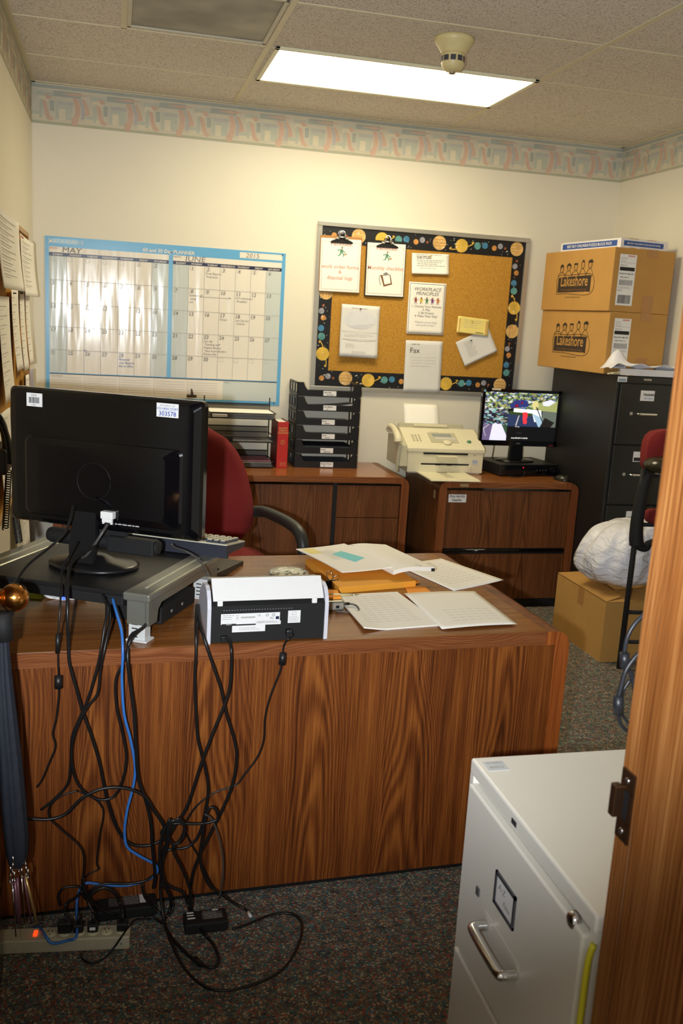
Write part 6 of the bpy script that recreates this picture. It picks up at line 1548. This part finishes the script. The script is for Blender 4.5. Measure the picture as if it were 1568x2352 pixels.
p = [(0.4357,2.2734,0.7137),(0.4337,2.2733,0.6824)]
cable('thin black cord with a ferrite bead hanging from the scanner\'s right plug', [(0.4612,2.279,0.7615),(0.4456,2.262,0.756),(0.4371,2.2735,0.7353),(0.434,2.2734,0.7017),(0.4298,2.2732,0.6657),(0.406,2.2721,0.5939),(0.3945,2.2716,0.5331),(0.3936,2.2716,0.4711),(0.3779,2.2709,0.4223),(0.3445,2.2694,0.3748),(0.3278,2.2687,0.351),(0.3082,2.2678,0.3427),(0.2645,2.2658,0.3291),(0.2217,2.2639,0.298),(0.1974,2.2628,0.26),(0.1912,2.2626,0.2316),(0.2107,2.2634,0.1847),(0.2302,2.2643,0.1465),(0.2603,2.2657,0.0751),(0.2927,2.2749,0.0102)], .0024, extra=[('ferrite_bead', seg_cyl(p[0], p[1], .0095))])
p = [(0.36,2.206,0.008),(0.365,2.1828,0.008)]
cable('black cord from the tangle with a small white tip lying on the carpet', [(0.1344,2.216,0.23),(0.1294,2.2158,0.2603),(0.1602,2.2172,0.2768),(0.2278,2.2202,0.2697),(0.2707,2.2221,0.2777),(0.2676,2.222,0.3055),(0.2515,2.2213,0.3134),(0.2398,2.2207,0.2834),(0.2325,2.2204,0.2216),(0.2307,2.2203,0.1585),(0.2533,2.2213,0.0918),(0.2856,2.2228,0.0591),(0.3276,2.2229,0.0234),(0.3507,2.2169,0.012),(0.3618,2.202,0.008)], .0038, extra=[('white_tip', seg_cyl(p[0], p[1], .0042, WHITE))])
cable('thin brownish cord at the right of the cable tangle', [(0.2377,2.2146,0.2995),(0.2563,2.2155,0.2827),(0.2774,2.2164,0.2265),(0.29,2.217,0.1553),(0.2878,2.2169,0.0784),(0.2762,2.2164,0.041),(0.2552,2.1973,0.0252)], .0024, CABLEG)
cable('black cord making the widest loop out onto the carpet', [(0.148,2.2046,0.2998),(0.129,2.2038,0.2526),(0.1233,2.2035,0.2038),(0.1286,2.2038,0.1532),(0.1275,2.2037,0.0903),(0.138,2.1667,0.026),(0.1518,2.0782,0.026),(0.1747,1.9907,0.026),(0.2088,1.9274,0.026),(0.2468,1.8991,0.026),(0.3081,1.8993,0.026),(0.3856,1.9287,0.026),(0.4382,1.9833,0.026),(0.4791,2.0694,0.026),(0.4857,2.1274,0.026),(0.4631,2.1568,0.026),(0.4117,2.1573,0.026),(0.3501,2.1303,0.026),(0.3075,2.1155,0.026)], .0036)
cable('short black cord wrapped as a coil in the heart of the tangle', [(0.1626,2.1993,0.2153),(0.1418,2.1984,0.261),(0.1521,2.1988,0.2955),(0.1788,2.2,0.2878),(0.1861,2.2003,0.2598),(0.169,2.1996,0.2295),(0.1466,2.1986,0.2419),(0.1481,2.1986,0.2787),(0.1697,2.1996,0.301),(0.1858,2.2003,0.2747),(0.1733,2.1998,0.239),(0.156,2.199,0.2161),(0.1842,2.2003,0.1502),(0.2037,2.2011,0.0908),(0.2095,2.2014,0.0388)], .0034)
cable('black cord running from the knot down behind the adapters on the carpet', [(0.1103,2.233,0.1235),(0.0859,2.2319,0.1088),(0.0414,2.2299,0.1068),(-0.0136,2.2274,0.1138),(-0.0516,2.2257,0.0936),(-0.0241,2.2269,0.042),(0.0179,2.2293,0.018)], .0034)
cable('thin black cord wavering down the oak front left of the blue cable', [(-0.0795,2.2484,0.3675),(-0.0453,2.25,0.3473),(-0.0237,2.2509,0.3233),(-0.0181,2.2512,0.2958),(-0.0276,2.2508,0.2314),(-0.0338,2.2505,0.1636),(-0.0293,2.2507,0.143),(-0.0512,2.2497,0.1331),(-0.0664,2.249,0.1224)], .0022)
cable('thin black cord beside the umbrella dropping behind the power strip', [(-0.0806,2.2184,0.3862),(-0.1202,2.2166,0.3757),(-0.1462,2.2154,0.3521),(-0.1474,2.2153,0.319),(-0.1205,2.2166,0.2838),(-0.0784,2.2185,0.2367),(-0.0656,2.219,0.2047),(-0.0655,2.219,0.1616),(-0.0676,2.219,0.1246),(-0.059,2.2193,0.0923),(-0.0524,2.2196,0.0663)], .0024)
def pl(x): return stripworld(x, .036, .082)
cable('black cord rising from the large plug block of the power strip', [pl(-.160)]+[(-0.1087,2.1811,0.0948),(-0.0855,2.1821,0.1113),(-0.0707,2.1828,0.1266),(-0.0665,2.183,0.1481)], .0034)
cable('black cord looping from the rightmost plug of the power strip', [pl(-.020)]+[(0.0259,2.1812,0.0832),(0.0105,2.1805,0.1176),(-0.0132,2.1794,0.1342),(-0.0388,2.1783,0.1265),(-0.0578,2.1774,0.1093),(-0.0706,2.1768,0.133)], .0040)
cable('black cord rising steeply from the flat plug of the power strip', [pl(-.092)]+[(-0.0534,2.1716,0.1029),(-0.0598,2.1713,0.1307),(-0.0662,2.171,0.156),(-0.0662,2.171,0.1742)], .0036)
cable('black cord arching left of the blue cable above the adapters', [(-0.1231,2.2124,0.0723),(-0.1283,2.2122,0.0979),(-0.1187,2.2126,0.1189),(-0.0942,2.2137,0.1232),(-0.0718,2.2148,0.1154),(-0.0567,2.2154,0.0909),(-0.0284,2.2167,0.052)], .0030)
cable('black cord hooking around from the tangle to the long adapter', [(0.0796,2.2096,0.1164),(0.0891,2.21,0.0748),(0.1199,2.2114,0.0324),(0.1463,2.1964,0.0246),(0.1615,2.2132,0.0395),(0.1471,2.2126,0.0824),(0.1298,2.2118,0.1101)], .0032)
cable('thin black cord looping out on the carpet in front of the power strip', [(0.1018,2.1753,0.034),(0.0653,2.1668,0.044),(0.0475,2.1427,0.043),(0.03,2.1,0.0486),(0.0114,2.1121,0.01),(-0.0115,2.0818,0.006),(-0.0402,2.0672,0.006),(-0.0633,2.0853,0.006),(-0.0681,2.1071,0.006)], .0026)
p = [(0.2063,2.041,0.008),(0.2192,2.0165,0.008)]
cable('black cord with a small cable tie curling across the carpet in front of the adapters', [(0.0856,2.185,0.034),(0.1098,2.1813,0.034),(0.1389,2.1776,0.008),(0.1581,2.1248,0.006),(0.1839,2.0702,0.006),(0.2103,2.0366,0.006),(0.2272,2.0115,0.006)], .0032, extra=[('cable_tie', seg_cyl(p[0], p[1], .007))])

# cords draped at the right, above the cream cabinet, going behind the jamb
def q_(a, b, y): return None
DG = mat('cord_slate', (36, 38, 44), rough=.4, var=.05)
t = thing('cord_bundle', 'dark cords with cylindrical plugs dangling beside the door jamb above the cream cabinet', 'cord bundle', (0.8784,1.36,0.9935))
c_ = Vector(t.location)
def loc(o): o.location = -c_; return o
mb = MB(); mb.tube([(1.02, 1.10, 1.13), (1.0, 1.15, 1.12)]+[(0.9178,1.36,1.1352),(0.9027,1.36,1.1229),(0.886,1.36,1.1107),(0.8693,1.36,1.0923),(0.8598,1.36,1.0697),(0.8576,1.36,1.0421)], .0040, DG)
mb.tube([(1.02, 1.10, 1.125), (1.01, 1.15, 1.09)]+[(0.905,1.34,1.078),(0.8903,1.34,1.0643),(0.8799,1.34,1.0552),(0.8654,1.34,1.04),(0.8525,1.34,1.0184),(0.8482,1.34,0.9948),(0.8446,1.34,0.9711)], .0044, DG)
mb.tube([(0.8752,1.36,0.992),(0.867,1.36,0.9778),(0.8606,1.36,0.962)], .0034, DG)
mb.tube([(0.8627,1.36,1.0229),(0.8773,1.36,1.0016),(0.8885,1.36,0.9689),(0.8975,1.36,0.9277),(0.91,1.36,0.8858)], .0046, DG)
mb.tube([(0.8552,1.35,0.9342),(0.8609,1.35,0.916),(0.8746,1.35,0.9023),(0.8906,1.35,0.8965),(0.912,1.35,0.8904)], .0034, DG)
mb.tube([(0.8666,1.36,0.9292),(0.8806,1.36,0.9138),(0.8942,1.36,0.9016),(0.9098,1.36,0.8875)], .0030, DG)
loc(mb.build('cord', t))
mb = MB(); mb.cyl((1.02, 1.0795, 1.14), (1.02, 1.105, 1.14), .006, CHROME, 12); mb.cyl((1.02, 1.105, 1.13), (1.02, 1.105, 1.155), .005, CHROME, 12); loc(mb.build('wall_hook', t))
mb = MB(); a, b_ = [(0.8585,1.36,1.0421),(0.8619,1.36,1.0166)]; mb.cyl(a, b_, .0085, DG, 16); loc(mb.build('plug', t))
mb = MB(); a, b_ = [(0.8444,1.34,0.9727),(0.8488,1.34,0.9389)]; mb.cyl(a, b_, .0092, DG, 16); loc(mb.build('plug', t))
